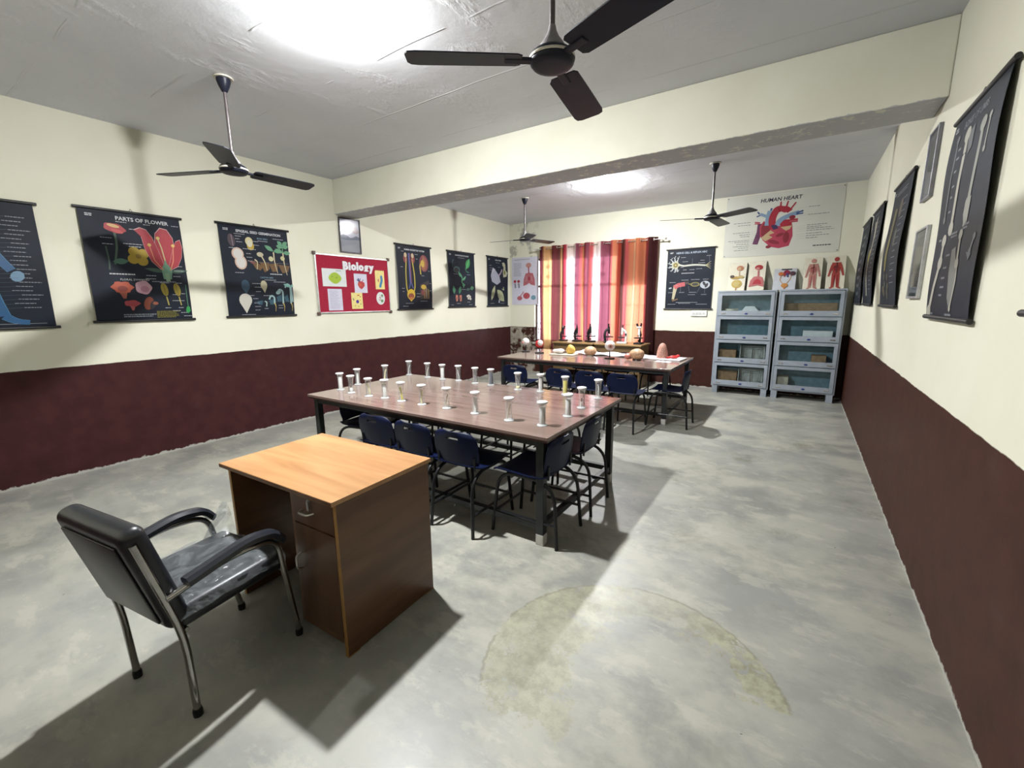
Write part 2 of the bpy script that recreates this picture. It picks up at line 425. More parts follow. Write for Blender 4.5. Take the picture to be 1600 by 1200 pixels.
# ================================================================ lamps
BRASS = mat('lamp_holder_plastic', (.80, .80, .78), .4)
def bulb_mat():
    t = NT('glowing_bulb'); t.n.remove(t.p); e = t.new('ShaderNodeEmission'); e.inputs[0].default_value = BULB_COL + (1,); 
    g = t.new('ShaderNodeNewGeometry'); nz = t.xyz(g.outputs['Normal'])[2]          # a frosted LED cap throws most of its light downwards
    t.link(t.rng(nz, -.70, -.02, BULB, BULB * .07), e.inputs[1])
    t.link(e.outputs[0], t.out.inputs[0]); return t.m
BM = bulb_mat()
for lab, x, y in (('bright white round lamp on the ceiling before the beam', -2.36, 1.80), ('bright white round lamp on the ceiling beyond the beam', -2.43, 6.13)):
    t = thing('ceiling_lamp', lab, 'lamp', (x, y, ZC))
    MB().lathe([(.046, -.020), (.050, -.019), (.052, -.010), (.050, 0)], 24).obj('base_plate', BRASS, t, True)
    MB().lathe([(.055, -.0205), (.057, -.024), (.054, -.034), (.044, -.045), (.027, -.052), (.005, -.055)], 24).obj('bulb', BM, t, True)

# ================================================================ ceiling fans
FANM = mat('fan_dark_enamel', (.008, .0095, .019), .42, spec=.22, var=.25, scale=5)
FANG = mat('fan_grey_plastic', (.26, .25, .25), .45)
FANR = mat('fan_rod_enamel', (.09, .075, .075), .3)
FANW = mat('fan_cream_trim', (.66, .62, .52), .35)
def fan(lab, x, y, a0):
    t = thing('ceiling_fan', lab, 'ceiling fan', (x, y, ZC), 0, 'four dark ceiling fans')
    MB().lathe([(.014, -.10), (.02, -.095), (.036, -.06), (.046, -.03), (.047, -.006), (.03, 0)], 20).obj('canopy', FANM, t, True)
    MB().lathe([(.062, -.012), (.066, -.008), (.062, -.002)], 20).obj('canopy_ring', FANW, t, True)
    MB().tube([(0, 0, -.09), (0, 0, -.53)], .0115, 10).obj('rod', FANR, t, True)
    MB().lathe([(.055, -.585), (.05, -.57), (.03, -.545), (.018, -.52), (.014, -.50)], 18).obj('lower_canopy', FANG, t, True)
    h = MB().lathe([(.06, -.655), (.082, -.652), (.092, -.642), (.095, -.626), (.090, -.608), (.07, -.594), (.03, -.585)], 28).obj('motor_housing', FANM, t, True)
    MB().lathe([(.096, -.630), (.0975, -.627), (.0975, -.622), (.096, -.619)], 28, cap=False).obj('trim_band', FANW, h, True)
    for k in range(3):
        M = Matrix.Rotation(R(a0 + 120 * k), 4, 'Z')
        b = MB(); prof = [(.130, .052), (.15, .066), (.30, .070), (.45, .073), (.56, .075), (.592, .068), (.605, .045)]
        vs = []
        for r_, w in prof:
            for s_, zz in ((-1, 0), (1, 0)):
                for d in (-.0025, .0025):
                    vs.append((r_, s_ * w, -.632 - s_ * w * .16 + d - (.012 * (r_ - .165))))
        fs = []; n = len(prof)
        for i in range(n - 1):
            a = 4 * i; c = 4 * (i + 1)
            fs += [(a, c, c + 2, a + 2), (a + 1, a + 3, c + 3, c + 1), (a, a + 1, c + 1, c), (a + 2, c + 2, c + 3, a + 3)]
        fs += [(0, 2, 3, 1), (4 * n - 4, 4 * n - 3, 4 * n - 1, 4 * n - 2)]
        bl = b.add(vs, fs, M).obj('blade', FANM, t)
        MB().bbox(.085, .20, -.018, .018, -.640, -.626, .004, M).obj('blade_bracket', FANM, bl)
fan('dark ceiling fan on the left, hanging in front of the flower charts', -3.66, 1.78, -154)
fan('large dark ceiling fan nearest the viewer, overhead in front of the beam', -.97, 1.80, -142)
fan('dark ceiling fan beyond the beam, beside the heart banner', -1.02, 6.04, -156)
fan('dark ceiling fan beyond the beam, in front of the corner left of the curtains', -3.82, 6.21, -169)

# ================================================================ lab tables
TTOP = wood('table_laminate', (.17, .112, .095, 1), (.245, .172, .148, 1), 0, .13, 2.2, 10)
TEDGE = mat('table_edge_strip', (.055, .022, .018), .4)
BLKM = mat('table_black_paint', (.014, .017, .017), .40, var=.35, scale=9, bump=.08)
WORN = mat('foot_white_paint', (.62, .60, .55), .6)
def lab_table(lab, cx, cy, w, d, h):
    t = thing('lab_table', lab, 'table', (cx, cy, 0), 0, 'long laboratory tables')
    top = MB().bbox(-w / 2, w / 2, -d / 2, d / 2, h - .020, h, .002).obj('table_top', TTOP, t)
    MB().box(-w / 2 + .004, w / 2 - .004, -d / 2 + .004, d / 2 - .004, h - .034, h - .0201).obj('edge_strip', TEDGE, top)
    ix, iy, s = w / 2 - .07, d / 2 - .055, .026
    for sx in (-1, 1):
        for sy in (-1, 1):
            x, y = sx * ix, sy * iy
            l = MB().bbox(x - s, x + s, y - s, y + s, .07, h - .0345, .004).obj('leg', BLKM, t)
            MB().bbox(x - s - .001, x + s + .001, y - s - .001, y + s + .001, 0, .0695, .003).obj('painted_foot', WORN, l)
    for sy in (-1, 1):
        MB().bbox(-ix + s + .001, ix - s - .001, sy * iy - .02, sy * iy + .02, .10, .14, .003).obj('stretcher', BLKM, t)
        MB().box(-ix + s + .001, ix - s - .001, sy * iy - .02, sy * iy + .02, h - .075, h - .035).obj('apron', BLKM, t)
    for sx in (-1, 1):
        MB().bbox(sx * ix - .02, sx * ix + .02, -iy + s + .001, iy - s - .001, .10, .14, .003).obj('stretcher', BLKM, t)
        MB().box(sx * ix - .02, sx * ix + .02, -iy + s + .001, iy - s - .001, h - .075, h - .035).obj('apron', BLKM, t)
    return t
T1 = (-2.37, 2.76, 2.415, 1.255, .72); T2 = (-2.485, 5.934, 2.532, 1.285, .70)
lab_table('long brown laminate table covered with rows of glass jars', *T1)
lab_table('long brown laminate table with anatomical models, nearer the curtains', *T2)

# ================================================================ student chairs
NAVY = mat('navy_plastic', (.0022, .0062, .032), .42, var=.15, spec=.22)
TUBE = mat('black_tube', (.008, .009, .011), .38, spec=.35)
def make_chair(lab, loc, rz):
    t = thing('student_chair', lab, 'chair', loc, rz, 'navy student chairs at the long tables')
    # seat shell: a bent sheet, grid over width (u) and run from the seat lip to the top of the back (v)
    prof = [(.215, .425), (.205, .438), (.15, .443), (.05, .437), (-.06, .432), (-.14, .436), (-.178, .452)]
    pr = fillet([(0, y, z) for y, z in prof], .03, 2)
    def sheet(path, wid, hole=None, th=.007):
        mb = MB(); n = len(path); us = [-1, -.8, -.34, -.28, 0, .28, .34, .8, 1]; m = len(us); vs = []
        for side in (0, 1):
            for i, p in enumerate(path):
                a = path[max(0, i - 1)]; b = path[min(n - 1, i + 1)]; tn = (b - a).normalized(); nn = Vector((0, -tn.z, tn.y))
                w = wid(i / (n - 1))
                for u in us:
                    q = Vector((u * w, p.y, p.z)) + nn * (th * (side - .5))
                    q.z += .010 * abs(u) ** 3 * (1 if hole is None else 0); q.y += (.030 * u * u if hole is not None else 0)
                    vs.append(q)
        fs = []; o = n * m
        for i in range(n - 1):
            for j in range(m - 1):
                if hole and i == hole and us[j] >= -.30 and us[j + 1] <= .30: continue
                a = i * m + j
                fs += [(a, a + 1, a + m + 1, a + m), (o + a, o + a + m, o + a + m + 1, o + a + 1)]
        if hole:
            a0, b0 = hole * m + 3, hole * m + 5
            for (p, q) in ((a0, a0 + 1), (a0 + 1, b0), (a0 + m, a0 + m + 1), (a0 + m + 1, b0 + m), (a0, a0 + m), (b0, b0 + m)): fs.append((p, q, o + q, o + p))
        for i in range(n - 1):
            for j in (0, m - 1): a = i * m + j; fs.append((a, a + m, o + a + m, o + a))
        for j in range(m - 1):
            for i in (0, n - 1): a = i * m + j; fs.append((a, a + 1, o + a + 1, o + a))
        return mb.add(vs, fs)
    sheet(pr, lambda s: .185 + .012 * math.sin(PI * s)).obj('seat', NAVY, t, True)
    bp = [(-.180, .462), (-.187, .50), (-.196, .55), (-.203, .60), (-.208, .632), (-.211, .650), (-.215, .676), (-.217, .686)]
    bp = [Vector((0, y, z)) for y, z in bp]
    wd = [.165, .178, .186, .184, .176, .168, .135, .10]
    sheet(bp, lambda s: wd[min(7, int(round(s * 7)))], hole=4).obj('backrest', NAVY, t, True)
    for sx in (-1, 1):
        path = fillet([(sx * .178, -.245, 0), (sx * .158, -.215, .418), (sx * .158, .19, .418), (sx * .178, .235, 0)], [.15, .12], 8)
        MB().tube(path, .0115, 8).obj('leg_frame', TUBE, t, True)
        MB().tube([(sx * .1745, -.240, .15), (sx * .1745, .228, .15)], .009, 6).obj('side_rung', TUBE, t, True)
        MB().tube([(sx * .15, -.17, .43), (sx * .15, -.175, .52)], .008, 6).obj('back_bracket', TUBE, t, True)
    MB().tube([(-.172, .222, .135), (.172, .222, .135)], .009, 6).obj('cross_rung', TUBE, t, True)
    return t
spots = []
t1x = [-1.81, -2.205, -2.60]
for i, x in enumerate(t1x): spots.append((('first', 'second', 'third')[i] + ' navy chair from the right along the near side of the jar table', (x, 2.235, 0), R((1, 0, 2)[i])))
spots.append(('navy chair tucked under the left end of the jar table', (-3.22, 2.50, 0), R(-80)))
spots.append(('navy chair at the right end of the jar table, nearer the viewer', (-1.36, 2.345, 0), R(90)))
spots.append(('navy chair at the right end of the jar table, farther from the viewer', (-1.36, 2.85, 0), R(92)))
for i, x in enumerate([-1.75, -2.22, -2.72, -3.18]): spots.append((('first', 'second', 'third', 'fourth')[i] + ' navy chair from the right along the far side of the jar table', (x, 3.30, 0), R(180)))
for i, x in enumerate([-1.645, -2.05, -2.455, -3.12]): spots.append((('first', 'second', 'third', 'fourth')[i] + ' navy chair from the right along the near side of the models table', (x, 4.96 if i else 4.97, 0), R((0, 1, -1, 3)[i])))
spots.append(('navy chair at the right end of the models table', (-1.24, 5.42, 0), R(90)))
for i, x in enumerate([-1.75, -2.30, -2.85]): spots.append((('first', 'second', 'third')[i] + ' navy chair from the right along the curtain side of the models table', (x, 6.62, 0), R(180)))
ch0 = None
for lab, loc, rz in spots:
    if ch0 is None: ch0 = make_chair(lab, loc, rz)
    else: copy_thing(ch0, lab, loc, rz)

# ================================================================ teacher's desk
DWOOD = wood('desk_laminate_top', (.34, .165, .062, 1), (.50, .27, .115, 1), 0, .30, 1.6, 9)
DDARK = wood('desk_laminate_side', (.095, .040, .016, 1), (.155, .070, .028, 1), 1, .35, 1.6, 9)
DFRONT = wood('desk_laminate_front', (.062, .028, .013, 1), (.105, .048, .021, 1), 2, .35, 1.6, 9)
DEDGE = mat('desk_edge_band', (.36, .19, .05), .4)
STEEL = mat('brushed_steel', (.55, .54, .50), .3, 1.0)
t = thing('teacher_desk', 'small wooden desk with a drawer and a cupboard, in front of the padded chair', 'desk', (-1.919, 1.206, 0), R(2.1))
hw, hd, H = .435, .29, .73
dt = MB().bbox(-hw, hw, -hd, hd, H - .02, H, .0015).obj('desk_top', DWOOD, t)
MB().box(-hw + .003, hw - .003, -hd - .0012, -hd + .003, H - .018, H - .002).obj('edge_band', DDARK, dt)
x0, x1, y0, y1 = -hw + .03, hw - .012, -hd + .025, hd - .012
for a in (x0, x1 - .018):
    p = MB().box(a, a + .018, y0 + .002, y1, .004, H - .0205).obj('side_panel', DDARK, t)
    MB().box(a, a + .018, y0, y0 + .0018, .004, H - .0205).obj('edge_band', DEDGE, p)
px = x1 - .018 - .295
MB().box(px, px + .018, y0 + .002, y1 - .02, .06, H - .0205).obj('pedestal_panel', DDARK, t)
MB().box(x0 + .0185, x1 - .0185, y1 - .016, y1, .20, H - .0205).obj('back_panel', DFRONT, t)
MB().box(px + .0185, x1 - .0185, y0 + .02, y1 - .0165, .06, .078).obj('pedestal_floor', DDARK, t)
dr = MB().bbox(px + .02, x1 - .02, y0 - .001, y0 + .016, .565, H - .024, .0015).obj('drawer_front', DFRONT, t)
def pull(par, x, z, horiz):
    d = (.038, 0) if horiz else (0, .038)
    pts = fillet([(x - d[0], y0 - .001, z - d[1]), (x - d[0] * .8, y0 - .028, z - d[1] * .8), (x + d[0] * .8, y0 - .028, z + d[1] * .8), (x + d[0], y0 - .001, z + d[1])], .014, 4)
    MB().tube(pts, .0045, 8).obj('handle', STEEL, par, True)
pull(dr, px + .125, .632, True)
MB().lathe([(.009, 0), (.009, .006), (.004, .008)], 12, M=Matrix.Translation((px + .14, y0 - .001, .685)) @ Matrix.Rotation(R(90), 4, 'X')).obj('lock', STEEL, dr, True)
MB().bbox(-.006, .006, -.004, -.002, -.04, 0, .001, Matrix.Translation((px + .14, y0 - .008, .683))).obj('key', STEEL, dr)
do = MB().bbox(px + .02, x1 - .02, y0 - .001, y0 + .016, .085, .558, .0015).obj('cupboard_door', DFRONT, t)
pull(do, px + .045, .38, False)
MB().box(px + .0185, x1 - .0185, y0 + .002, y0 + .018, .06, .083).obj('bottom_rail', DDARK, t)
for (a, b) in ((x1 - .02, y0), (x1 - .02, y1 - .06)): MB().box(a, a + .022, b, b + .06, 0, .0038).obj('foot_pad', DEDGE, t)

# ================================================================ padded armchair
CHROME = mat('chrome_tube', (.36, .355, .34), .16, 1.0, var=.08)
VINYL = mat('black_vinyl', (.011, .012, .016), .34, var=.2, bump=.05)
BACKB = mat('chair_back_board', (.012, .012, .013), .38)
ARMP = mat('arm_pad_black', (.020, .022, .030), .28)
t = thing('padded_armchair', 'chrome armchair with black vinyl seat under clear plastic, beside the wooden desk', 'chair', (-1.97, .668, 0), R(8.5))
for sx in (-1, 1):
    rear = fillet([(sx * .205, -.215, .02), (sx * .218, -.222, .345), (sx * .225, -.322, .755)], .10, 6)
    MB().tube(rear, .0125, 10).obj('rear_leg', CHROME, t, True)
    fr = fillet([(sx * .205, .225, .02), (sx * .238, .145, .533), (sx * .238, -.03, .563), (sx * .228, -.262, .520)], [.07, .1], 8)
    MB().tube(fr, .0125, 10).obj('front_leg_and_arm', CHROME, t, True)
    ap = fillet([(sx * .238, .168, .518), (sx * .238, .132, .568), (sx * .238, .03, .590), (sx * .232, -.20, .550)], .07, 6)
    mb = MB()
    n = len(ap); vs = []; fs = []
    for i, p in enumerate(ap):
        tn = (ap[min(n - 1, i + 1)] - ap[max(0, i - 1)]).normalized(); nn = Vector((0, -tn.z, tn.y)).normalized()
        if nn.z < 0: nn = -nn
        for a, b in ((-1, -.8), (-1, .3), (-.5, 1), (.5, 1), (1, .3), (1, -.8)): vs.append(p + Vector((a * .026, 0, 0)) + nn * b * .017)
    for i in range(n - 1):
        for k in range(6): j = (k + 1) % 6; fs.append((i * 6 + k, i * 6 + j, (i + 1) * 6 + j, (i + 1) * 6 + k))
    fs += [tuple(range(6)), tuple((n - 1) * 6 + k for k in range(5, -1, -1))]
    mb.add(vs, fs).obj('arm_pad', ARMP, t, True)
    for y in (-.215, .225): MB().lathe([(.016, 0), (.017, .02), (.014, .032)], 12, (sx * .205, y)).obj('rubber_foot', TUBE, t, True)
MB().tube([(-.215, -.21, .36), (.215, -.21, .36)], .010, 8).obj('rear_rail', CHROME, t, True)
MB().tube([(-.22, .17, .375), (.22, .17, .375)], .010, 8).obj('front_rail', CHROME, t, True)
def cushion(w, d, h, M):
    mb = MB(); n, m = 10, 10; vs = []; fs = []
    for side in (1, -1):
        for i in range(n + 1):
            for j in range(m + 1):
                u = i / n * 2 - 1; v = j / m * 2 - 1
                e = (1 - abs(u) ** 6) ** .5 * (1 - abs(v) ** 6) ** .5
                vs.append((u * w / 2, v * d / 2, side * h / 2 * e * (1.0 if side > 0 else .6)))
    o = (n + 1) * (m + 1)
    for i in range(n):
        for j in range(m):
            a = i * (m + 1) + j
            fs += [(a, a + m + 1, a + m + 2, a + 1), (o + a, o + a + 1, o + a + m + 2, o + a + m + 1)]
    return mb.add(vs, fs, M)
MB().bbox(-.22, .22, -.235, .205, .365, .452, .034, None, 5).obj('seat_cushion', VINYL, t, True)
BT = Matrix.Translation((0, -.293, .585)) @ Matrix.Rotation(R(-16.5 + 90), 4, 'X')
BT2 = Matrix.Translation((0, -.272, .592)) @ Matrix.Rotation(R(90 + 14), 4, 'X')
MB().bbox(-.222, .222, -.215, .215, -.045, .035, .034, BT2, 5).obj('back_cushion', VINYL, t, True)
MB().bbox(-.175, .175, -.175, .165, .0355, .042, .003, BT2).obj('back_board', BACKB, t, True)
# clear plastic left over the seat
def plastic():
    t_ = NT('clear_plastic_film'); t_.n.remove(t_.p)
    tr = t_.new('ShaderNodeBsdfTransparent'); tr.inputs[0].default_value = (.93, .94, .95, 1)
    gl = t_.new('ShaderNodeBsdfPrincipled'); gl.inputs['Base Color'].default_value = (.42, .46, .48, 1); gl.inputs['Roughness'].default_value = .16
    n = t_.noise(t_.obj(), 9, 3, .5, 2.2); f = t_.rng(n, .35, .75, .14, .34)
    bp_ = t_.new('ShaderNodeBump'); bp_.inputs['Strength'].default_value = .9; bp_.inputs['Distance'].default_value = .02
    t_.link(n, bp_.inputs['Height']); t_.link(bp_.outputs[0], gl.inputs['Normal'])
    mx = t_.new('ShaderNodeMixShader'); t_.link(f, mx.inputs[0]); t_.link(tr.outputs[0], mx.inputs[1]); t_.link(gl.outputs[0], mx.inputs[2])
    t_.link(mx.outputs[0], t_.out.inputs[0]); return t_.m
FILM = plastic()
mb = MB(); n = 22; vs = []; fs = []
for i in range(n + 1):
    for j in range(n + 1):
        u = i / n * 2 - 1; v = j / n * 2 - 1
        e = (max(0, 1 - abs(u) ** 14)) ** .5 * (max(0, 1 - abs(v) ** 14)) ** .5
        z = .405 + .048 * e * 1.0 + .008 + .006 * math.sin(9 * u + 4 * v) * math.sin(7 * v - 3 * u) + 0
        x = u * .2265; y = v * .2265 - .015
        if u < -.5 and v > .45: z += .17 * (-.5 - u) * 2 * (v - .45) * 1.8 * (1 + .4 * math.sin(20 * u)); x += .02
        vs.append((x, y, z))
for i in range(n):
    for j in range(n): a = i * (n + 1) + j; fs.append((a, a + n + 1, a + n + 2, a + 1))
mb.add(vs, fs).obj('plastic_cover', FILM, t, True)

# ================================================================ specimen jars
GLASS = glass('jar_glass', (.98, .99, .985, 1), .05, .03, .13, .6)
FOOTG = glass('jar_foot_glass', (.95, .97, .97, 1), .10, .05, .45, .6)
LID = mat('jar_white_lid', (.84, .86, .87), .3, var=.04)
SPW = mat('specimen_white', (.88, .88, .86), .5, var=.03); SPY = mat('specimen_yellow', (.78, .70, .10), .45); SPP = mat('specimen_pale_yellow', (.80, .74, .38), .5)
SPD = mat('specimen_navy', (.03, .045, .09), .4); SPG = mat('specimen_grey', (.16, .15, .15), .5); SPB = mat('specimen_brown', (.10, .035, .015), .5); SPC = mat('specimen_cream', (.78, .72, .55), .5)
f_me = MB().lathe([(.034, .0), (.035, .003), (.033, .006), (.026, .0105), (.010, .0108)], 18)
g_me = MB().lathe([(.025, .011), (.0225, .022), (.0222, .085), (.0235, .115), (.027, .135), (.030, .147)], 18, cap=False)
l_me = MB().lathe([(.022, .136), (.024, .1475), (.034, .1478), (.0355, .151), (.0355, .156), (.033, .159), (.012, .160)], 20)
jar0 = None
def jar(lab, x, y, kind):
    global jar0
    t = thing('specimen_jar', lab, 'jar', (x, y, T1[4] + .0003), random.uniform(0, 6), 'specimen jars on the near table')
    if jar0 is None:
        a = g_me.obj('glass_body', GLASS, t, True); b = l_me.obj('lid', LID, t, True); f = f_me.obj('foot', FOOTG, t, True); jar0 = (a.data, b.data, f.data)
    else:
        for nm, me in (('glass_body', jar0[0]), ('lid', jar0[1]), ('foot', jar0[2])):
            o = bpy.data.objects.new(nm, me); COL.objects.link(o); o.parent = t
    full = lambda m, r=.0195, z0=.012, z1=.122: MB().lathe([(r * .9, z0), (r, z0 + .006), (r, z1 - .004), (r * .85, z1)], 14).obj('specimen', m, t, True)
    def strip(m, w=.006, lean=.012, z0=.012, z1=.115):
        pts = fillet([(-lean, 0, z0), (-lean * .6, .004, z0 + .35 * (z1 - z0)), (lean * .2, -.004, z0 + .7 * (z1 - z0)), (lean, .0, z1)], .05, 4)
        MB().tube(pts, w, 7).obj('specimen', m, t, True)
    if kind == 'white': full(SPW, .0185)
    elif kind == 'half': MB().box(-.016, .010, -.008, .008, .012, .118).obj('specimen', SPW, t)
    elif kind == 'yellow': full(SPY)
    elif kind == 'navy': full(SPD)
    elif kind == 'strip': strip(SPW, .0035)
    elif kind == 'cream': strip(SPC, .004)
    elif kind == 'pale': strip(SPP, .007)
    elif kind == 'ystrip': strip(SPY, .008)
    elif kind == 'grey': strip(SPG, .008, .008, .012, .075)
    elif kind == 'bits':
        strip(SPG, .003, .012, .06, .11); full(SPP, .019, .012, .03)
    elif kind == 'brown':
        MB().ell((0, 0, .062), .010, .006, .016, 8, 6).obj('specimen', SPB, t, True); MB().ell((0, .002, .03), .012, .007, .02, 8, 6).obj('specimen', SPW, t, True)
ords = ['first', 'second', 'third', 'fourth', 'fifth', 'sixth', 'seventh', 'eighth', 'ninth', 'tenth']
say = dict(white='a white roll', half='a white block', yellow='bright yellow filling', navy='dark navy filling', strip='a thin white strip', cream='a thin cream strand', pale='a pale yellow strip', ystrip='a yellow strip', grey='a dark grey specimen', bits='grey bits over a pale yellow layer', brown='a brown speck')
front = [(-3.49, 2.41, 'white'), (-3.28, 2.37, 'brown'), (-3.03, 2.36, 'pale'), (-2.85, 2.38, 'white'), (-2.64, 2.37, 'ystrip'), (-2.41, 2.37, 'pale'), (-2.16, 2.38, 'cream'), (-1.88, 2.37, 'half'), (-1.57, 2.34, 'cream'), (-1.32, 2.35, 'white')]
back = [(-3.56, 3.33, 'strip'), (-3.26, 3.31, 'cream'), (-3.04, 3.30, 'white'), (-2.85, 3.33, 'strip'), (-2.61, 3.30, 'grey'), (-2.42, 3.30, 'navy'), (-2.08, 3.25, 'bits'), (-1.86, 3.28, 'half'), (-1.62, 3.28, 'yellow'), (-1.32, 3.28, 'strip')]
for i, (x, y, k) in enumerate(front): jar('glass jar with %s, %s from left in near row' % (say[k], ords[i]), x, y, k)
for i, (x, y, k) in enumerate(back): jar('glass jar with %s, %s from left in far row' % (say[k], ords[i]), x, y, k)
jar('glass jar with white block, left table end, nearer of two between the rows', -3.57, 2.66, 'half')
jar('glass jar with pale yellow strip, left table end, farther of two between the rows', -3.53, 2.97, 'pale')
jar('glass jar with white roll, right table end, nearer of two between the rows', -1.28, 2.64, 'white')
jar('glass jar with brown speck, right table end, farther of two between the rows', -1.30, 2.91, 'brown')

# ================================================================ things on the models table
Z2 = T2[4] + .0004
EYEW = mat('eye_white_plastic', (.74, .70, .66), .3, var=.06); IRIS = mat('iris_brown', (.10, .05, .03), .3); PINK = mat('model_pink', (.62, .22, .18), .4); BLACKP = mat('stand_black_plastic', (.012, .012, .014), .35)
REDP = mat('model_red', (.65, .04, .04), .35); TAN = mat('model_tan', (.52, .32, .19), .5, var=.25, scale=40, bump=.5); TAN2 = mat('model_tan_rough', (.48, .25, .19), .6, var=.3, scale=55, bump=.6)
YELM = mat('model_yellow', (.75, .48, .10), .45, var=.2); PAPERW = mat('white_sheet', (.80, .79, .80), .6, var=.03); CREAMB = mat('cream_board', (.72, .66, .52), .5)
def eye(lab, x, y, r, z, mode, rz):
    t = thing('eye_model', lab, 'model', (x, y, Z2), rz, 'eyeball models on stands')
    MB().lathe([(.07, 0), (.072, .006), (.07, .014), (.02, .018)], 20).obj('stand_base', BLACKP, t, True)
    MB().tube([(0, 0, .014), (0, 0, z - r * .9)], .009, 8).obj('stand_post', BLACKP, t, True)
    if mode == 'section':
        b = MB().ell((0, 0, z), r, r, r * .95, 18, 10, fn=lambda a, b_, c: 1 if b_ > -.2 else .8).obj('eyeball', REDP, t, True)
        MB().ell((.01, -.01, z + .012), r * .72, r * .95, r * .75, 14, 8).obj('lens', EYEW, b, True)
    else:
        b = MB().ell((0, 0, z), r, r, r, 20, 12).obj('eyeball', EYEW, t, True)
        M = Matrix.Translation((0, -r * .93, z))
        MB().ell((0, 0, 0), r * .46, r * .16, r * .46, 14, 6, M).obj('iris', PINK if mode == 'back' else TAN2, b, True)
        MB().ell((0, -r * .10, 0), r * .20, r * .10, r * .20, 12, 6, M).obj('pupil', IRIS, b, True)
        MB().tube([(0, r * .9, z), (.01, r * 1.25, z - .01)], r * .2, 8).obj('optic_nerve', PINK, b, True)
eye('white eyeball model on a black stand at the left end of the models table', -3.72, 6.06, .062, .165, 'back', R(170))
eye('red and white cut-open eyeball model on a black stand near the left', -3.42, 5.99, .066, .150, 'section', R(30))
eye('white eyeball model with brown iris on a black stand, middle of the table', -2.21, 5.88, .072, .185, 'front', R(25))
t = thing('ear_model', 'yellow and white anatomical model lying on a small white tray', 'model', (-2.99, 5.99, Z2), R(6))
MB().bbox(-.20, .20, -.11, .11, 0, .018, .008).obj('tray', CREAMB, t)
MB().ell((-.075, 0, .055), .10, .07, .036, 14, 8, fn=lambda a, b_, c: 1 + .1 * math.sin(5 * a)).obj('bone_block', EYEW, t, True)
MB().ell((.115, 0, .085), .072, .055, .072, 16, 10, fn=lambda a, b_, c: 1 + .10 * math.sin(4 * a + 3 * c)).obj('outer_ear', YELM, t, True)
MB().tube([(.05, 0, .045), (-.02, -.01, .04)], .018, 8).obj('ear_canal', IRIS, t, True)
t = thing('brain_model', 'round tan model like half a brain, left of the middle eyeball', 'model', (-2.58, 6.05, Z2), R(10))
MB().ell((0, 0, .072), .095, .085, .072, 20, 12, fn=lambda a, b_, c: 1 + .04 * math.sin(14 * a + 3 * math.sin(9 * c)) * math.cos(11 * c)).obj('lobe', TAN, t, True)
MB().lathe([(.05, 0), (.045, .012)], 14).obj('base', CREAMB, t, True)
t = thing('brain_model', 'larger tan lobed model with a dark fold, right of the middle eyeball', 'model', (-1.85, 5.92, Z2), R(-8))
MB().ell((.02, 0, .080), .105, .085, .078, 20, 12, fn=lambda a, b_, c: 1 + .04 * math.sin(12 * a + 3 * math.sin(8 * c)) * math.cos(10 * c)).obj('lobe', TAN, t, True)
MB().ell((-.10, -.02, .048), .055, .06, .042, 14, 8).obj('small_lobe', PINK, t, True)
MB().lathe([(.06, 0), (.055, .012)], 14, (.02, 0)).obj('base', BLACKP, t, True)
t = MB(); n = 16; vs = []; fs = []
for i in range(n + 1):
    for j in range(9):
        vs.append((-.52 + 1.04 * i / n, -.20 + .40 * j / 8 + .02 * math.sin(i * .9), .003 + .010 * (1 + math.sin(i * 1.1 + j * .7)) + (.03 * (j / 8) if i < 3 else 0)))
for i in range(n):
    for j in range(8): a = i * 9 + j; fs.append((a, a + 9, a + 10, a + 1))
tag(t.add(vs, fs).obj('paper_sheet', PAPERW, None, True, (-2.38, 6.32, Z2)), 'crumpled white sheet lying along the back of the models table', 'paper')
b = tag(MB().bbox(-.30, .30, -.17, .17, 0, .018, .003).obj('model_board', PAPERW, None, False, (-1.57, 6.20, Z2)), 'white board under the tall tan cone on the right of the table', 'board'); b.rotation_euler.z = R(-4)
t = thing('skin_model', 'tall tan cone shaped model standing on the white board', 'model', (-1.56, 6.19, Z2 + .0184))
MB().lathe([(.075, 0), (.078, .03), (.070, .09), (.055, .15), (.035, .19), (.012, .205)], 18).obj('cone', TAN2, t, True)
MB().lathe([(.08, 0), (.081, .006), (.079, .010)], 18).obj('base_ring', PINK, t, True)
t = thing('red_model', 'small bright red model beside the tall tan cone', 'model', (-1.40, 6.17, Z2 + .0184), R(15))
MB().ell((0, 0, .022), .06, .03, .022, 12, 6).obj('body', REDP, t, True); MB().ell((.055, .01, .034), .025, .022, .022, 10, 6).obj('lobe', REDP, t, True); MB().tube([(-.03, 0, .02), (-.09, -.02, .012)], .012, 6).obj('vessel', REDP, t, True)
t = thing('glass_dish', 'small clear dish on a white card at the front right of the models table', 'dish', (-1.47, 5.91, Z2))
MB().bbox(-.10, .10, -.06, .06, 0, .003, .001).obj('card', PAPERW, t); MB().lathe([(.03, .0035), (.032, .006), (.018, .012), (.018, .045), (.022, .05)], 14, cap=False).obj('dish', GLASS, t, True)

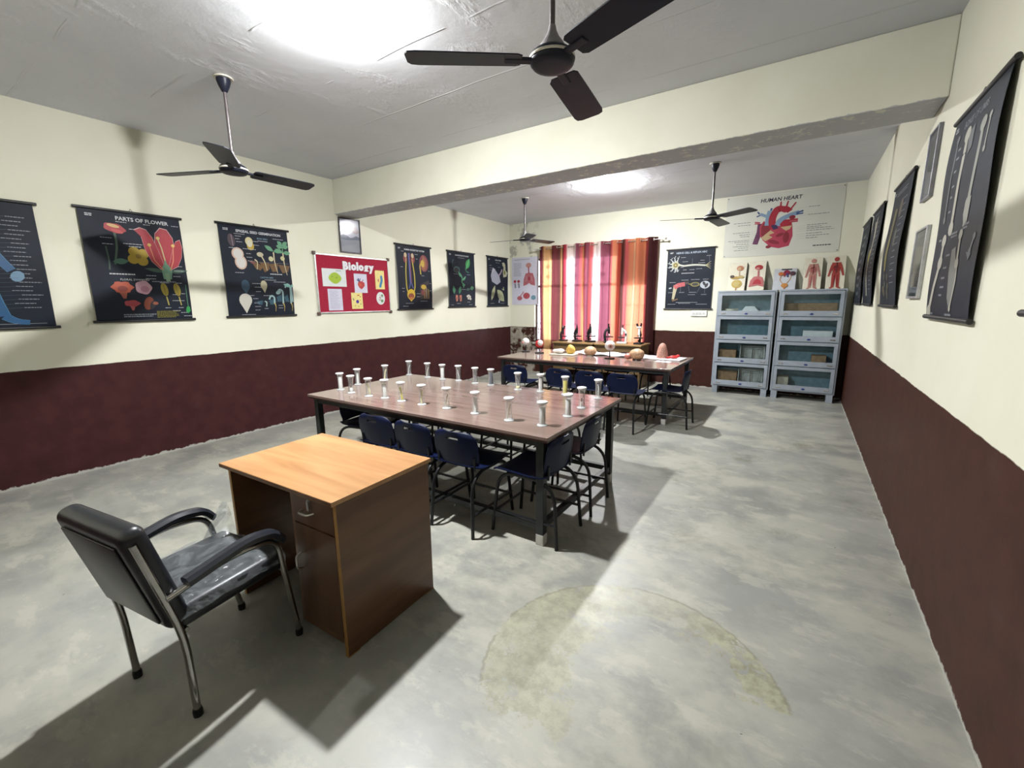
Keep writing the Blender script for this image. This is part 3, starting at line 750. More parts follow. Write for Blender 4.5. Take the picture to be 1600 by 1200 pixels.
# ================================================================ microscope desks under the window
WDK = wood('low_desk_wood', (.11, .065, .028, 1), (.19, .12, .055, 1), 0, .45, 2, 10); WTOP = wood('low_desk_top', (.26, .16, .065, 1), (.36, .23, .10, 1), 0, .4, 2, 10)
for lab, xa, xb in (('plain wooden desk under the curtains, left of the pair', -3.90, -3.075), ('plain wooden desk under the curtains, right of the pair', -3.055, -2.20)):
    t = thing('side_desk', lab, 'desk', ((xa + xb) / 2, 7.585, 0), 0, 'desks under the window'); w = (xb - xa) / 2; d = .275
    MB().bbox(-w, w, -d, d, .735, .76, .003).obj('desk_top', WTOP, t)
    for s in (-1, 1): MB().box(s * (w - .03) - .012, s * (w - .03) + .012, -d + .02, d - .02, 0, .7345).obj('side_panel', WDK, t)
    MB().box(-w + .045, w - .045, -d + .03, -d + .048, .25, .7345).obj('front_panel', WDK, t)
MBLK = mat('microscope_black', (.010, .010, .013), .3); MWHT = mat('microscope_white', (.72, .70, .66), .35); MCHR = mat('microscope_chrome', (.7, .7, .7), .2, 1.0)
def microscope(lab, x, y, rz, k, m, m2, twin=False):
    t = thing('microscope', lab, 'microscope', (x, y, .7604), rz, 'microscopes along the window'); t.scale = (k, k, k)
    MB().bbox(-.07, .07, -.09, .09, 0, .032, .008).obj('foot', m, t)
    MB().tube(fillet([(0, .055, .02), (0, .075, .13), (0, .06, .215), (0, .012, .245)], .07, 5), .022, 8).obj('arm', m, t, True)
    MB().bbox(-.068, .068, -.068, .05, .100, .118, .003).obj('stage', MBLK, t)
    b = MB().tube([(0, -.002, .165), (0, .004, .285)], .022, 12).obj('body_tube', m2, t, True)
    if twin:
        MB().bbox(-.04, .04, -.03, .03, .285, .315, .008).obj('binocular_head', m2, t)
        for s in (-1, 1): MB().tube([(s * .024, 0, .31), (s * .042, -.02, .365)], .016, 10).obj('eyepiece', MBLK, t, True)
    else: MB().tube([(0, .004, .285), (0, .008, .335)], .0125, 10).obj('eyepiece', MBLK, t, True)
    for a in (-35, 0, 35): MB().tube([(0, -.002, .168), (.035 * math.sin(R(a)), -.006, .128)], .0075, 8).obj('objective', MCHR, b, True)
    MB().lathe([(.02, 0), (.02, .006)], 12, M=Matrix.Translation((0, 0, .055)) @ Matrix.Rotation(R(35), 4, 'X')).obj('mirror', MCHR, t, True)
    for s in (-1, 1): MB().lathe([(.016, 0), (.017, .004), (.017, .012), (.013, .014)], 12, M=Matrix.Translation((s * .017, .066, .165)) @ Matrix.Rotation(R(90 * s), 4, 'Y')).obj('focus_knob', MBLK, t, True)
for lab, x, k, m, m2, tw, rz in (('short black microscope, first from the left under the window', -3.79, .80, MBLK, MBLK, True, 150), ('black microscope with pale tube, second from the left under the window', -3.50, .92, MBLK, MBLK, False, 60),
        ('black microscope with curved arm, third from the left under the window', -3.23, 1.0, MBLK, MBLK, False, 55), ('tall black microscope, fourth from the left under the window', -2.87, 1.02, MBLK, MBLK, False, 120),
        ('white microscope, fifth from the left under the window', -2.62, .98, MWHT, MWHT, False, -80), ('black and white microscope with twin eyepieces at the right end', -2.32, .98, MBLK, MWHT, True, 0)):
    microscope(lab, x, 7.56, R(rz), k, m, m2, tw)

# ================================================================ curtains on a rod
def curtain_mat():
    t = NT('striped_curtain'); t.n.remove(t.p)
    a = t.new('ShaderNodeAttribute', attribute_name='Col'); n = t.noise(t.scaled(t.obj(), (60, 60, 3)), 3, 3)
    c = t.mix(t.math('MULTIPLY', n, .15), a.outputs['Color'], (.3, .2, .2, 1))
    df = t.new('ShaderNodeBsdfDiffuse'); tl = t.new('ShaderNodeBsdfTranslucent'); tr = t.new('ShaderNodeBsdfTransparent')
    for q in (df, tl, tr): t.link(c, q.inputs[0])
    m1 = t.new('ShaderNodeMixShader'); m1.inputs[0].default_value = .55; t.link(df.outputs[0], m1.inputs[1]); t.link(tl.outputs[0], m1.inputs[2])
    m2 = t.new('ShaderNodeMixShader'); m2.inputs[0].default_value = .14; t.link(m1.outputs[0], m2.inputs[1]); t.link(tr.outputs[0], m2.inputs[2])
    t.link(m2.outputs[0], t.out.inputs[0]); return t.m
CURT = curtain_mat()
CX0, CX1, CZ0, CZ1, CY = -4.57, -2.19, .42, 2.60, 7.955
MR, GO, PK, WH, PU, OR, BR, CR = (98, 36, 40), (220, 168, 112), (200, 92, 92), (248, 230, 222), (132, 68, 82), (208, 128, 92), (84, 46, 40), (240, 204, 160)  # WH, PK and PU: cream and maroon cloth with window backlight painted in
# stripes by pixel column of the curtain, left to right
stripes = [(841, MR), (853, GO), (865, (108, 46, 46)), (875, (92, 44, 40)), (880, GO), (883, (110, 50, 40)), (887, (170, 50, 62)), (893, WH), (908, PU), (914, PK), (917, GO), (920, (132, 50, 54)), (926, PU), (930, PK), (935, WH), (948, PU), (962, PK), (967, OR), (973, (168, 60, 40)), (977, BR), (985, PK), (989, OR), (996, CR), (999, OR), (1012, (150, 60, 58)), (1017, (60, 24, 26)), (1029, MR)]
def stripe(x):
    px = 841 + (x - CX0) / (CX1 - CX0) * 187
    for i in range(len(stripes) - 1):
        if stripes[i][0] <= px < stripes[i + 1][0]:
            f = min(1, max(0, (px - stripes[i + 1][0] + 2) / 2)); a, b = rgb(*stripes[i][1]), rgb(*stripes[i + 1][1])   # woven edges blend a little
            return tuple(p + (q - p) * f * .6 for p, q in zip(a, b))
    return rgb(*stripes[-1][1])
CHR2 = mat('curtain_ring_steel', (.75, .74, .72), .2, 1.0)
names = ['left', 'middle', 'right']
for k, (xa, xb) in enumerate(((CX0, -3.585), (-3.62, -2.83), (-2.865, CX1))):
    t = thing('striped_curtain', ('left of three sheer maroon, gold and white striped curtain panels', 'middle of three sheer striped curtain panels, white and purple bands', 'right of three striped curtain panels, orange with dark maroon edge')[k], 'curtain', ((xa + xb) / 2, CY - (.012 if k == 1 else 0), 0), 0, 'striped curtain panels'); cx = (xa + xb) / 2
    n = int((xb - xa) / .0085); nz = 10; mb = MB(); vs = []; waves = (4, 3, 3)[k]
    for j in range(nz + 1):
        z = CZ0 + (CZ1 - CZ0) * j / nz
        for i in range(n + 1):
            s = i / n; amp = .050 + .012 * math.sin(3 * s * PI + k)
            x = xa + (xb - xa) * s + .012 * math.sin(j * .5 + s * 9) * (1 - j / nz)
            y = amp * math.sin(2 * PI * waves * s + PI / 2) + .010 * math.sin(17 * s + j * .3) * (1 - j / nz)
            vs.append((x - cx, y, z))
    for i in range(n):
        mb.col = stripe(xa + (xb - xa) * (i + .5) / n)
        for j in range(nz): a = j * (n + 1) + i; mb.add([], []); mb.f.append([a, a + 1, a + n + 2, a + n + 1]); mb.c.append(mb.col)
    mb.v = vs; mb.obj('cloth', CURT, t, True)
    for i in range(2 * waves):
        s = (i + .5) / (2 * waves); x = xa + (xb - xa) * s - cx
        ring = [(x + .002 * (-1) ** i, .026 * math.cos(2 * PI * q / 14), 2.555 + .026 * math.sin(2 * PI * q / 14)) for q in range(15)]
        MB().tube(ring, .006, 6).obj('eyelet_ring', CHR2, t, True)
t = thing('curtain_rod', 'thin steel curtain rod above the window', 'curtain rod', (0, CY, 0))
MB().tube([(CX0 - .10, 0, 2.555), (CX1 + .13, 0, 2.555)], .010, 10).obj('rod', CHR2, t, True)
for x in (CX0 - .11, CX1 + .14): MB().ell((x, 0, 2.555), .022, .022, .022, 12, 8).obj('finial', CHR2, t, True)
for x in (CX0 - .05, CX1 + .05): MB().box(x - .01, x + .01, .008, YF - CY - .0005, 2.545, 2.565).obj('bracket', CHR2, t)

# ================================================================ steel cabinets
CABG = mat('cabinet_grey_enamel', (.33, .37, .42), .32, var=.08, scale=6); CABI = mat('cabinet_inside', (.26, .42, .50), .5); CABGL = glass('cabinet_glass', (.92, .97, .98, 1), .02, .02, 0.0, .35)
BADGE = mat('badge_blue', (.02, .04, .22), .35)
def cabinet(lab, xa, xb):
    y0, y1, z0, z1 = 7.745, 8.062, .115, 1.648; w = xb - xa
    t = thing('steel_cabinet', lab, 'cabinet', ((xa + xb) / 2, y0, 0), 0, 'grey steel cabinets'); D = y1 - y0; h = w / 2
    for s in (-1, 1): MB().box(min(s * h, s * (h - .022)), max(s * h, s * (h - .022)), 0, D, z0, z1).obj('side_panel', CABG, t)
    MB().box(-h + .0225, h - .0225, 0, D, z1 - .022, z1).obj('top_panel', CABG, t); MB().box(-h + .0225, h - .0225, 0, D, z0, z0 + .022).obj('bottom_panel', CABG, t)
    MB().box(-h + .0225, h - .0225, D - .008, D, z0 + .0225, z1 - .0225).obj('back_panel', CABI, t)
    for sx in (-1, 1):
        for yy in (.0, D - .05): MB().box(sx * (h - .055) - .04, sx * (h - .055) + .04, yy, yy + .05, 0, z0 - .0005).obj('foot', CABG, t)
    ph = (z1 - z0 - .044) / 4
    for i in range(4):
        a = z0 + .022 + ph * i; b = a + ph
        if i: MB().box(-h + .0225, h - .0225, .012, D - .0085, a - .006, a + .006).obj('shelf', CABI, t)
        a += .006; b -= .006; xo = h - .026; y = -.016
        d = MB(); d.box(-xo, xo, y, y + .015, a, a + .078); d.box(-xo, xo, y, y + .015, b - .045, b)
        for s in (-1, 1): d.box(min(s * xo, s * (xo - .045)), max(s * xo, s * (xo - .045)), y, y + .015, a + .078, b - .045)
        d = d.obj('glazed_door', CABG, t)
        MB().box(-xo + .045, xo - .045, y + .006, y + .009, a + .078, b - .045).obj('glass_pane', CABGL, d)
        MB().ell((.02, y - .002, a + .032), .024, .005, .013, 12, 6).obj('badge', BADGE, d, True)
        for s in (-1, 1):
            MB().bbox(s * (xo - .075) - .03, s * (xo - .075) + .03, y - .006, y, a + .028, a + .044, .003).obj('finger_pull', CHR2, d)
    return t, ph, z0 + .022
cA, PHH, SZ = cabinet('grey steel glazed cabinet, left of the pair by the far wall', -1.135, -.318); cB, _, _ = cabinet('grey steel glazed cabinet, right of the pair in the corner', -.288, .525)
CART = mat('carton_brown', (.30, .17, .085), .7, var=.2); CART2 = mat('carton_beige', (.52, .44, .34), .7)
def carton(lab, x0, x1, shelf, h, m, y0=7.80, y1=7.98, cat='box', name='carton_box'):
    z = SZ + PHH * shelf + .0064 if shelf else SZ + .0003
    t = thing(name, lab, cat, ((x0 + x1) / 2, (y0 + y1) / 2, z)); w = (x1 - x0) / 2; d = (y1 - y0) / 2
    MB().bbox(-w, w, -d, d, 0, h, .003).obj('box_body', m, t)
    for s in (-1, 1): MB().bbox(-w, w, min(0, s * d) + (.001 if s > 0 else 0), max(0, s * d) - (.001 if s < 0 else 0), h + .0005, h + .004, .001).obj('flap', m, t)
    MB().box(-w * .98, w * .98, -.02, .02, h + .0042, h + .0052).obj('tape', CART2 if m is CART else CART, t)
carton('brown carton in the left cabinet, second shelf from the bottom', -1.06, -.81, 1, .19, CART); carton('brown carton in the left cabinet, bottom shelf', -1.06, -.77, 0, .22, CART)
carton('small brown carton in the right cabinet, second shelf from the bottom', .20, .38, 1, .165, CART); carton('small beige carton in the right cabinet, bottom shelf', -.215, -.06, 0, .19, CART2)
carton('long brown box in the right cabinet, top shelf', -.23, .44, 3, .185, CART, 7.86, 8.02)
carton('upper white box of two in the right cabinet, second shelf down', .06, .42, 2, .155, PAPERW, 7.80, 7.96)
carton('white box in front on the shelf below, right cabinet, second shelf down', .03, .43, 2, .045, PAPERW, 7.765, 7.798)
def balance(lab, shelf):
    z = SZ + PHH * shelf + .0064 if shelf else SZ + .0003
    t = thing('balance', lab, 'balance', (-.58, 7.89, z)); FR = MWHT
    MB().bbox(-.17, .17, -.08, .08, 0, .025, .004).obj('base', FR, t); MB().tube([(0, 0, .02), (0, 0, .24)], .009, 8).obj('pillar', MCHR, t, True); MB().tube([(-.13, 0, .235), (.13, 0, .235)], .007, 8).obj('beam', MCHR, t, True)
    for s in (-1, 1):
        p = MB().lathe([(.02, .072), (.048, .08), (.05, .085)], 14, (s * .125, 0)).obj('pan', MCHR, t, True)
        for a in (0, 2.1, 4.2): MB().tube([(s * .125, 0, .232), (s * .125 + .046 * math.cos(a), .046 * math.sin(a), .083)], .002, 4).obj('hanger', MCHR, p)
    for s in (-1, 1): MB().box(s * .17 - .004, s * .17 + .004, -.08, .08, .0255, .262).obj('case_side', FR, t)
    MB().box(-.165, .165, .072, .078, .0255, .262).obj('case_back', FR, t)
balance('white cased balance in the left cabinet, second shelf from the bottom', 1); balance('white cased balance in the left cabinet, bottom shelf', 0)
t = thing('paper_stack', 'pile of white papers in the left cabinet, top shelf', 'paper', (-.66, 7.86, SZ + PHH * 3 + .0064))
for i in range(8): MB().bbox(-.16 + i * .012, .17 - i * .015, -.09, .09, i * .018 + .0002, i * .018 + .0175, .003).obj('paper_bundle', PAPERW, t)
tag(MB().lathe([(.06, 0), (.09, .05), (.10, .106), (.094, .106), (.085, .05), (.05, .006)], 20).obj('plastic_bowl', CREAMB, None, True, (-.93, 7.87, SZ + PHH * 3 + .0066)), 'cream bowl in the left cabinet, beside the papers on the top shelf', 'bowl')

# ================================================================ wall charts
print_mat()
CHB = mat('chart_black_sheet', (.010, .014, .024), .55, var=.2, scale=4, spec=.22); CHROD = mat('chart_rod_black', (.008, .008, .010), .4); HOOK = mat('hook_steel', (.25, .25, .24), .4, 1.0)
WHT = (225, 228, 230); GRY = (150, 158, 165)
def chart(lab, pos, rz, w, h, draw, amp=.008, ph=0.0, title=None, tsize=.055, tu=.52, tv=.935):
    """scroll chart; local x runs right, z up, the sheet faces -y; pos is the middle of the bottom rod"""
    t = thing('wall_chart', lab, 'wall chart', pos, rz, 'black scroll charts')
    bow = lambda v: -.018 - amp * math.sin(PI * v) * (1 + .6 * math.sin(5 * v + ph))
    mb = MB(); vs = []; fs = []; n = 18
    for i in range(n + 1):
        v = i / n
        for x in (-w / 2, w / 2):
            for d in (0, .0008): vs.append((x, bow(v) + d, v * h))
    for i in range(n):
        a = 4 * i; b = a + 4; fs += [(a, a + 2, b + 2, b), (a + 1, b + 1, b + 3, a + 3), (a, b, b + 1, a + 1), (a + 2, a + 3, b + 3, b + 2)]
    mb.add(vs, fs).obj('sheet', CHB, t, True)
    for z in (0, h): MB().tube([(-w / 2 - .025, -.018, z), (w / 2 + .025, -.018, z)], .0125, 10).obj('rod', CHROD, t, True)
    MB().tube([(-.012, -.018, h + .01), (0, -.012, h + .035), (.012, -.018, h + .01)], .003, 6).obj('hanger', HOOK, t)
    c = Canvas(w, h, bow)
    if title: c.text(title, tu, tv, tsize, WHT, 1, .0012)
    c.bars(.06, .95, .07, 2, WHT, .008, .014)
    draw(c); c.obj(t)
    return t

def leafp(c, u, v, l, w, a, col, L=1):
    """pointed leaf of length l, width w (fractions of sheet width) leaving (u, v) at angle a"""
    pts = []
    for s in range(9): q = s / 8; pts.append((q * l, math.sin(PI * q) * w / 2))
    for s in range(7, 0, -1): q = s / 8; pts.append((q * l, -math.sin(PI * q) * w / 2))
    k = c.W / c.H
    c.poly([(u + x * math.cos(a) - y * math.sin(a), v + (x * math.sin(a) + y * math.cos(a)) * k) for x, y in pts], col, L)

def d_flower(c):
    # small red flower with stem
    c.curve([(.30, .82), (.31, .70), (.26, .52)], .022, (70, 100, 80), 1); c.curve([(.20, .68), (.21, .55), (.20, .47)], .016, (55, 85, 75), 1)
    c.blob(.31, .845, .105, .055, (190, 34, 40), 2, 18, -.2, .08, 5); c.blob(.30, .865, .06, .02, (235, 190, 120), 3, 12, -.2)
    c.blob(.33, .82, .06, .02, (214, 70, 70), 3, 12, -.3)
    leafp(c, .24, .545, .16, .07, .1, (70, 120, 100), 2)
    for a in range(4): c.blob(.50 + .065 * math.cos(a * PI / 2 + .6), .605 + .050 * math.sin(a * PI / 2 + .6), .058, .058, (190, 160, 20), 2, 14)
    c.blob(.50, .605, .03, .03, (150, 120, 10), 3)
    # big cut-open flower
    leafp(c, .78, .47, .24, .05, .12, (50, 90, 70), 1); leafp(c, .78, .47, .24, .05, PI - .15, (50, 90, 70), 1)
    rose, edge = (190, 42, 58), (235, 190, 190)
    def petal(p, L):
        cu = sum(q[0] for q in p) / len(p); cv = sum(q[1] for q in p) / len(p)
        c.poly([(cu + (u - cu) * 1.05, cv + (v - cv) * 1.04) for u, v in p], edge, L); c.poly(p, rose, L + 1)
    petal([(.68, .66), (.71, .83), (.77, .885), (.84, .875), (.89, .80), (.90, .68), (.86, .55), (.78, .50), (.71, .55)], 1)
    petal([(.50, .845), (.56, .87), (.62, .855), (.67, .79), (.71, .69), (.745, .58), (.765, .49), (.71, .50), (.63, .57), (.58, .68), (.56, .79)], 3)
    petal([(.97, .79), (.985, .72), (.965, .62), (.91, .53), (.82, .49), (.80, .51), (.84, .60), (.88, .70), (.92, .77)], 3)
    c.poly([(.73, .40), (.72, .50), (.76, .55), (.775, .62), (.79, .55), (.84, .50), (.82, .40)], (120, 170, 140), 5); c.poly([(.755, .38), (.75, .46), (.80, .46), (.80, .38)], (150, 190, 150), 6)
    c.line([(.775, .58), (.755, .70), (.73, .78)], .014, (225, 205, 150), 6); c.blob(.73, .79, .02, .02, (240, 215, 120), 7)
    for u0, u1, v1 in ((.74, .63, .71), (.82, .885, .72)): c.line([(u0, .49), (u1 + (u0 - u1) * .3, .58), (u1, v1)], .012, (240, 150, 110), 6); c.blob(u1, v1 + .01, .02, .02, (245, 205, 110), 7)
    for u, v, w in ((.16, .755, .15), (.17, .70, .13), (.37, .715, .25), (.42, .692, .16), (.33, .905, .12), (.45, .85, .12), (.60, .905, .1), (.90, .92, .08), (.88, .58, .07), (.90, .53, .08), (.86, .485, .12), (.55, .43, .14), (.54, .40, .12), (.84, .43, .08)): c.bars(u, v, w)
    c.bars(.19, .435, .26, 1, WHT, .011); c.bars(.60, .375, .28, 1, GRY, .009); c.text('FLORAL SYMMETRY', .43, .385, .034, WHT)
    # lower row of flowers
    c.blob(.29, .315, .105, .07, (200, 86, 50), 2, 20, 0, .12, 6); c.blob(.29, .30, .05, .035, (150, 50, 34), 3); c.poly([(.25, .27), (.33, .27), (.31, .21), (.28, .21)], (180, 90, 70), 1)
    c.blob(.50, .315, .085, .085, (226, 176, 190), 2, 20, 0, .06, 5); c.blob(.51, .30, .045, .04, (200, 140, 160), 3)
    c.blob(.36, .165, .08, .04, (190, 66, 76), 2, 16, 0, .1, 5); c.poly([(.33, .15), (.39, .15), (.37, .10), (.35, .10)], (200, 100, 100), 1)
    c.blob(.53, .165, .05, .085, (150, 66, 34), 2, 16, -.3); c.blob(.57, .15, .028, .06, (20, 22, 34), 3, 12, -.4); c.blob(.60, .165, .03, .02, (170, 90, 60), 3)
    for u in (.72, .86): c.blob(u, .30, .038, .085, (180, 160, 40), 2, 16, .12); c.line([(u + .01, .23), (u + .025, .145)], .014, (200, 185, 90), 1); c.line([(u - .01, .36), (u + .008, .24)], .006, (120, 105, 20), 3)
    c.line([(.965, .35), (.96, .2), (.962, .13)], .008, (80, 150, 110), 1); c.poly([(.945, .13), (.93, .085), (.955, .06), (.985, .085), (.978, .13)], (40, 170, 80), 2)
    for u, v, w in ((.68, .365, .12), (.86, .365, .09), (.80, .25, .08), (.79, .19, .18), (.90, .26, .06), (.70, .12, .08), (.85, .12, .08), (.78, .09, .1), (.87, .07, .1), (.90, .035, .1)): c.bars(u, v, w)
    c.bars(.26, .06, .34, 2, GRY, .009); c.bars(.60, .085, .26, 5, (130, 122, 30), .009, .014)
def d_seed(c):
    c.text('BEAN SEED', .60, .875, .032, (150, 190, 215)); c.bars(.53, .85, .2)
    c.blob(.155, .83, .05, .09, (70, 50, 62), 2, 16, .1); c.line([(.16, .89), (.17, .77)], .012, (150, 130, 140), 3)
    c.blob(.40, .835, .055, .062, (235, 225, 170), 2); c.blob(.415, .785, .052, .06, (214, 180, 40), 1); c.blob(.405, .81, .04, .05, (238, 232, 205), 3)
    c.blob(.22, .69, .085, .09, (232, 196, 170), 1); c.blob(.25, .60, .085, .105, (232, 196, 170), 1); c.blob(.222, .69, .066, .07, (240, 235, 228), 2); c.blob(.25, .60, .066, .085, (240, 235, 228), 2)
    soil = (120, 82, 20)
    for p in ([(.40, .62), (.50, .60), (.56, .56), (.52, .52), (.45, .54)], [(.52, .61), (.66, .61), (.66, .54), (.58, .50)], [(.66, .60), (.80, .61), (.78, .52), (.70, .51)], [(.80, .60), (.99, .59), (.95, .52), (.86, .50)]): c.poly(p, soil, 1)
    c.poly([(.36, .62), (.46, .62), (.44, .58), (.39, .60)], (130, 70, 60), 2)
    for pts in ([(.45, .64), (.49, .62), (.47, .53)], [(.56, .68), (.60, .62), (.62, .52)], [(.75, .74), (.75, .62), (.78, .50)], [(.90, .74), (.90, .62), (.93, .48)]): c.curve(pts, .020, (232, 218, 178), 3, .008)
    c.blob(.54, .70, .05, .035, (215, 205, 170), 4); c.blob(.70, .66, .038, .038, (226, 220, 170), 4); c.blob(.885, .675, .035, .035, (226, 220, 160), 4)
    for u, v, a, l in ((.75, .75, 2.6, .15), (.75, .75, .1, .14), (.90, .74, 2.75, .13), (.90, .74, .05, .12), (.90, .82, 2.4, .10), (.90, .82, .7, .11), (.90, .80, 2.9, .1), (.90, .80, .3, .1)): leafp(c, u, v, l, .065, a, (108, 176, 132), 4)
    c.line([(.90, .74), (.90, .83)], .012, (120, 180, 130), 3); c.line([(.38, .615), (.97, .615)], .003, (150, 140, 150), 2)
    c.bars(.66, .485, .22, 1, WHT, .010); c.text('CASTOR SEED', .60, .44, .032, (150, 190, 215)); c.bars(.56, .415, .2)
    c.blob(.27, .345, .06, .085, (20, 72, 100), 2); c.poly([(.225, .31), (.27, .25), (.315, .31)], (20, 72, 100), 2)
    c.blob(.54, .355, .05, .07, (214, 208, 170), 2); c.poly([(.495, .335), (.545, .265), (.585, .335)], (214, 208, 170), 2)
    c.blob(.25, .185, .092, .095, (232, 230, 216), 2); c.poly([(.163, .16), (.25, .035), (.338, .16)], (232, 230, 216), 2)
    for p in ([(.42, .17), (.50, .18), (.49, .13), (.43, .13)], [(.60, .18), (.68, .20), (.66, .13), (.61, .13)], [(.72, .22), (.80, .25), (.80, .17), (.73, .17)], [(.84, .22), (.90, .25), (.92, .16), (.86, .17)]): c.poly(p, (40, 90, 110), 1)
    c.curve([(.53, .17), (.56, .16), (.55, .11)], .018, (200, 225, 215), 3)
    for u, h_ in ((.66, .21), (.80, .285), (.93, .35)):
        c.curve([(u - .06, h_ - .02), (u - .03, h_ + .03), (u + .025, h_ + .01), (u + .02, .14)], .026, (176, 214, 214), 3)
        c.curve([(u + .02, .15), (u + .04, .11), (u + .03, .05)], .018, (222, 196, 110), 3, .006)
    c.blob(.755, .275, .045, .03, (176, 214, 214), 4, 12, .5); c.line([(1.0 - .02, .16), (.97, .34)], .02, (176, 214, 214), 3); leafp(c, .97, .34, .13, .05, 2.8, (140, 200, 185), 4); leafp(c, .97, .34, .05, .04, .9, (140, 200, 185), 4)
    c.line([(.38, .165), (.98, .165)], .003, (90, 130, 150), 2)
    for u, v, w in ((.20, .905, .16), (.21, .88, .1), (.21, .85, .08), (.22, .82, .09), (.11, .75, .16), (.30, .75, .22), (.46, .80, .1), (.46, .84, .08), (.76, .89, .2), (.34, .70, .08), (.34, .66, .1), (.35, .62, .08), (.15, .485, .14), (.37, .37, .16), (.40, .33, .1), (.41, .28, .09), (.21, .235, .2), (.52, .235, .12), (.70, .395, .2), (.36, .2, .1), (.37, .15, .09), (.38, .11, .1), (.38, .07, .08), (.52, .085, .08), (.74, .12, .1), (.74, .09, .1), (.18, .02, .22)): c.bars(u, v, w)
def d_body(c):
    blue, ed = (14, 92, 146), (70, 140, 180)
    c.blob(.40, .86, .10, .12, blue, 2)
    for g, col, L in ((1.12, ed, 1), (1.0, blue, 2)):
        for pts, w in (([(.40, .78), (.41, .55)], .34), ([(.52, .72), (.64, .58), (.74, .46)], .11), ([(.26, .72), (.16, .58), (.06, .46)], .11), ([(.47, .52), (.55, .30), (.62, .10)], .15), ([(.33, .52), (.28, .30), (.22, .10)], .15), ([(.62, .10), (.70, .055), (.80, .045)], .07), ([(.22, .10), (.14, .055), (.06, .045)], .07)): c.curve(pts, w * g, col, L, w * .62 * g)
    c.blob(.775, .415, .05, .06, (120, 160, 190), 3, 14, -.6); c.text('MUSCULAR SYSTEM', .42, .945, .052, (150, 170, 200))
    for i in range(22): v = .88 - i * .034; c.bars(.78 - .08 * (i % 3) * .4, v, .17, 1, GRY, .006); c.line([(.60, v - .01), (.78, v)], .0025, (70, 90, 110), 3)
    c.line([(.3, .035), (.93, .035)], .005, GRY)
def d_excretory(c):
    for s, u in ((-1, .24), (1, .46)):
        c.blob(u, .79, .055, .085, (140, 30, 40), 2); c.blob(u - s * .01, .845, .04, .05, (225, 200, 160), 3); c.blob(u - s * .02, .77, .025, .05, (190, 130, 90), 3)
        c.curve([(u - s * .02, .74), (u + s * .015, .55), (u + s * .01, .33), (u - s * .05, .24)], .030, (206, 186, 60), 3)
    c.line([(.345, .88), (.345, .42)], .040, (80, 90, 160), 2); c.line([(.375, .88), (.375, .42)], .020, (150, 60, 80), 2); c.line([(.36, .44), (.30, .33)], .026, (80, 90, 160), 2); c.line([(.36, .44), (.42, .33)], .026, (80, 90, 160), 2)
    c.blob(.355, .235, .115, .115, (226, 190, 30), 4); c.blob(.355, .21, .085, .062, (150, 70, 40), 5); c.blob(.355, .175, .05, .03, (200, 120, 40), 6); c.poly([(.27, .19), (.44, .19), (.355, .12)], (226, 190, 30), 4)
    c.blob(.78, .74, .14, .18, (130, 50, 70), 2); 
    for i in range(14): a = -1.9 + i * .27; c.line([(.74, .735), (.76 + .125 * math.cos(a), .74 + .125 * math.sin(a))], .016, (214, 150, 70), 3, .006)
    c.blob(.735, .735, .055, .075, (226, 190, 70), 4); c.curve([(.70, .74), (.65, .70), (.665, .56)], .034, (206, 180, 70), 4)
    c.poly([(.62, .40), (.90, .47), (.92, .16), (.62, .16)], (36, 22, 30), 1); c.blob(.73, .36, .08, .05, (214, 180, 50), 3); c.blob(.70, .27, .05, .06, (130, 50, 50), 2)
    for i in range(5): u = .74 + i * .035; c.line([(u, .40 - .02 * i), (u + .01, .17)], .014, ((200, 170, 60), (190, 120, 80), (200, 190, 150), (150, 110, 50), (205, 175, 80))[i], 3)
    for u, v, w in ((.14, .90, .1), (.10, .66, .08), (.52, .87, .1), (.55, .80, .06), (.9, .62, .07), (.68, .54, .1), (.10, .33, .08), (.12, .28, .06), (.52, .25, .12), (.52, .2, .12), (.20, .095, .26), (.92, .42, .05), (.92, .3, .06), (.62, .13, .3), (.12, .05, .2)): c.bars(u, v, w)
def d_leaves(c):
    c.bars(.36, .895, .3); G, G2 = (60, 150, 100), (100, 190, 140)
    c.blob(.30, .68, .115, .075, (70, 120, 110), 1); c.blob(.30, .675, .095, .055, (16, 22, 36), 2); c.curve([(.16, .72), (.15, .80), (.20, .86)], .02, (70, 110, 100), 1)
    leafp(c, .66, .70, .30, .16, 1.05, (60, 170, 90), 2); leafp(c, .66, .70, .28, .03, 1.05, (120, 210, 140), 3); c.curve([(.63, .72), (.66, .66), (.76, .64)], .012, G2, 2)
    for p in ([(.42, .60), (.48, .55), (.50, .49)], [(.50, .52), (.46, .46), (.52, .42)], [(.52, .50), (.60, .54), (.62, .57)], [(.52, .44), (.54, .38), (.52, .36)]): c.curve(p, .05, G2, 2, .02)
    leafp(c, .42, .55, .14, .07, 1.9, G2, 2); leafp(c, .48, .40, .12, .06, .1, G2, 2)
    for u in (.24, .38): leafp(c, u - .06 if u < .3 else u - .02, .24, .20, .10, 1.7 if u < .3 else 1.3, G, 2); c.curve([(u + .02, .22), (u, .17), (u + .03, .10)], .05, (214, 130, 100), 3, .02); c.curve([(u + .05, .22), (u + .06, .16), (u + .05, .11)], .03, (222, 150, 120), 3)
    leafp(c, .62, .32, .18, .07, .15, (50, 100, 90), 2); leafp(c, .78, .345, .16, .10, .15, G2, 2)
    for u, v in ((.68, .20), (.72, .16), (.78, .19), (.80, .15), (.73, .21)): c.blob(u, v, .038, .03, (226, 222, 205), 3)
    for u, v, w in ((.18, .60, .2), (.68, .60, .16), (.46, .325, .16), (.28, .065, .16), (.68, .09, .14), (.08, .04, .1), (.76, .04, .16)): c.bars(u, v, w)
    c.line([(.90, .85), (.91, .4)], .004, (60, 90, 90), 2)
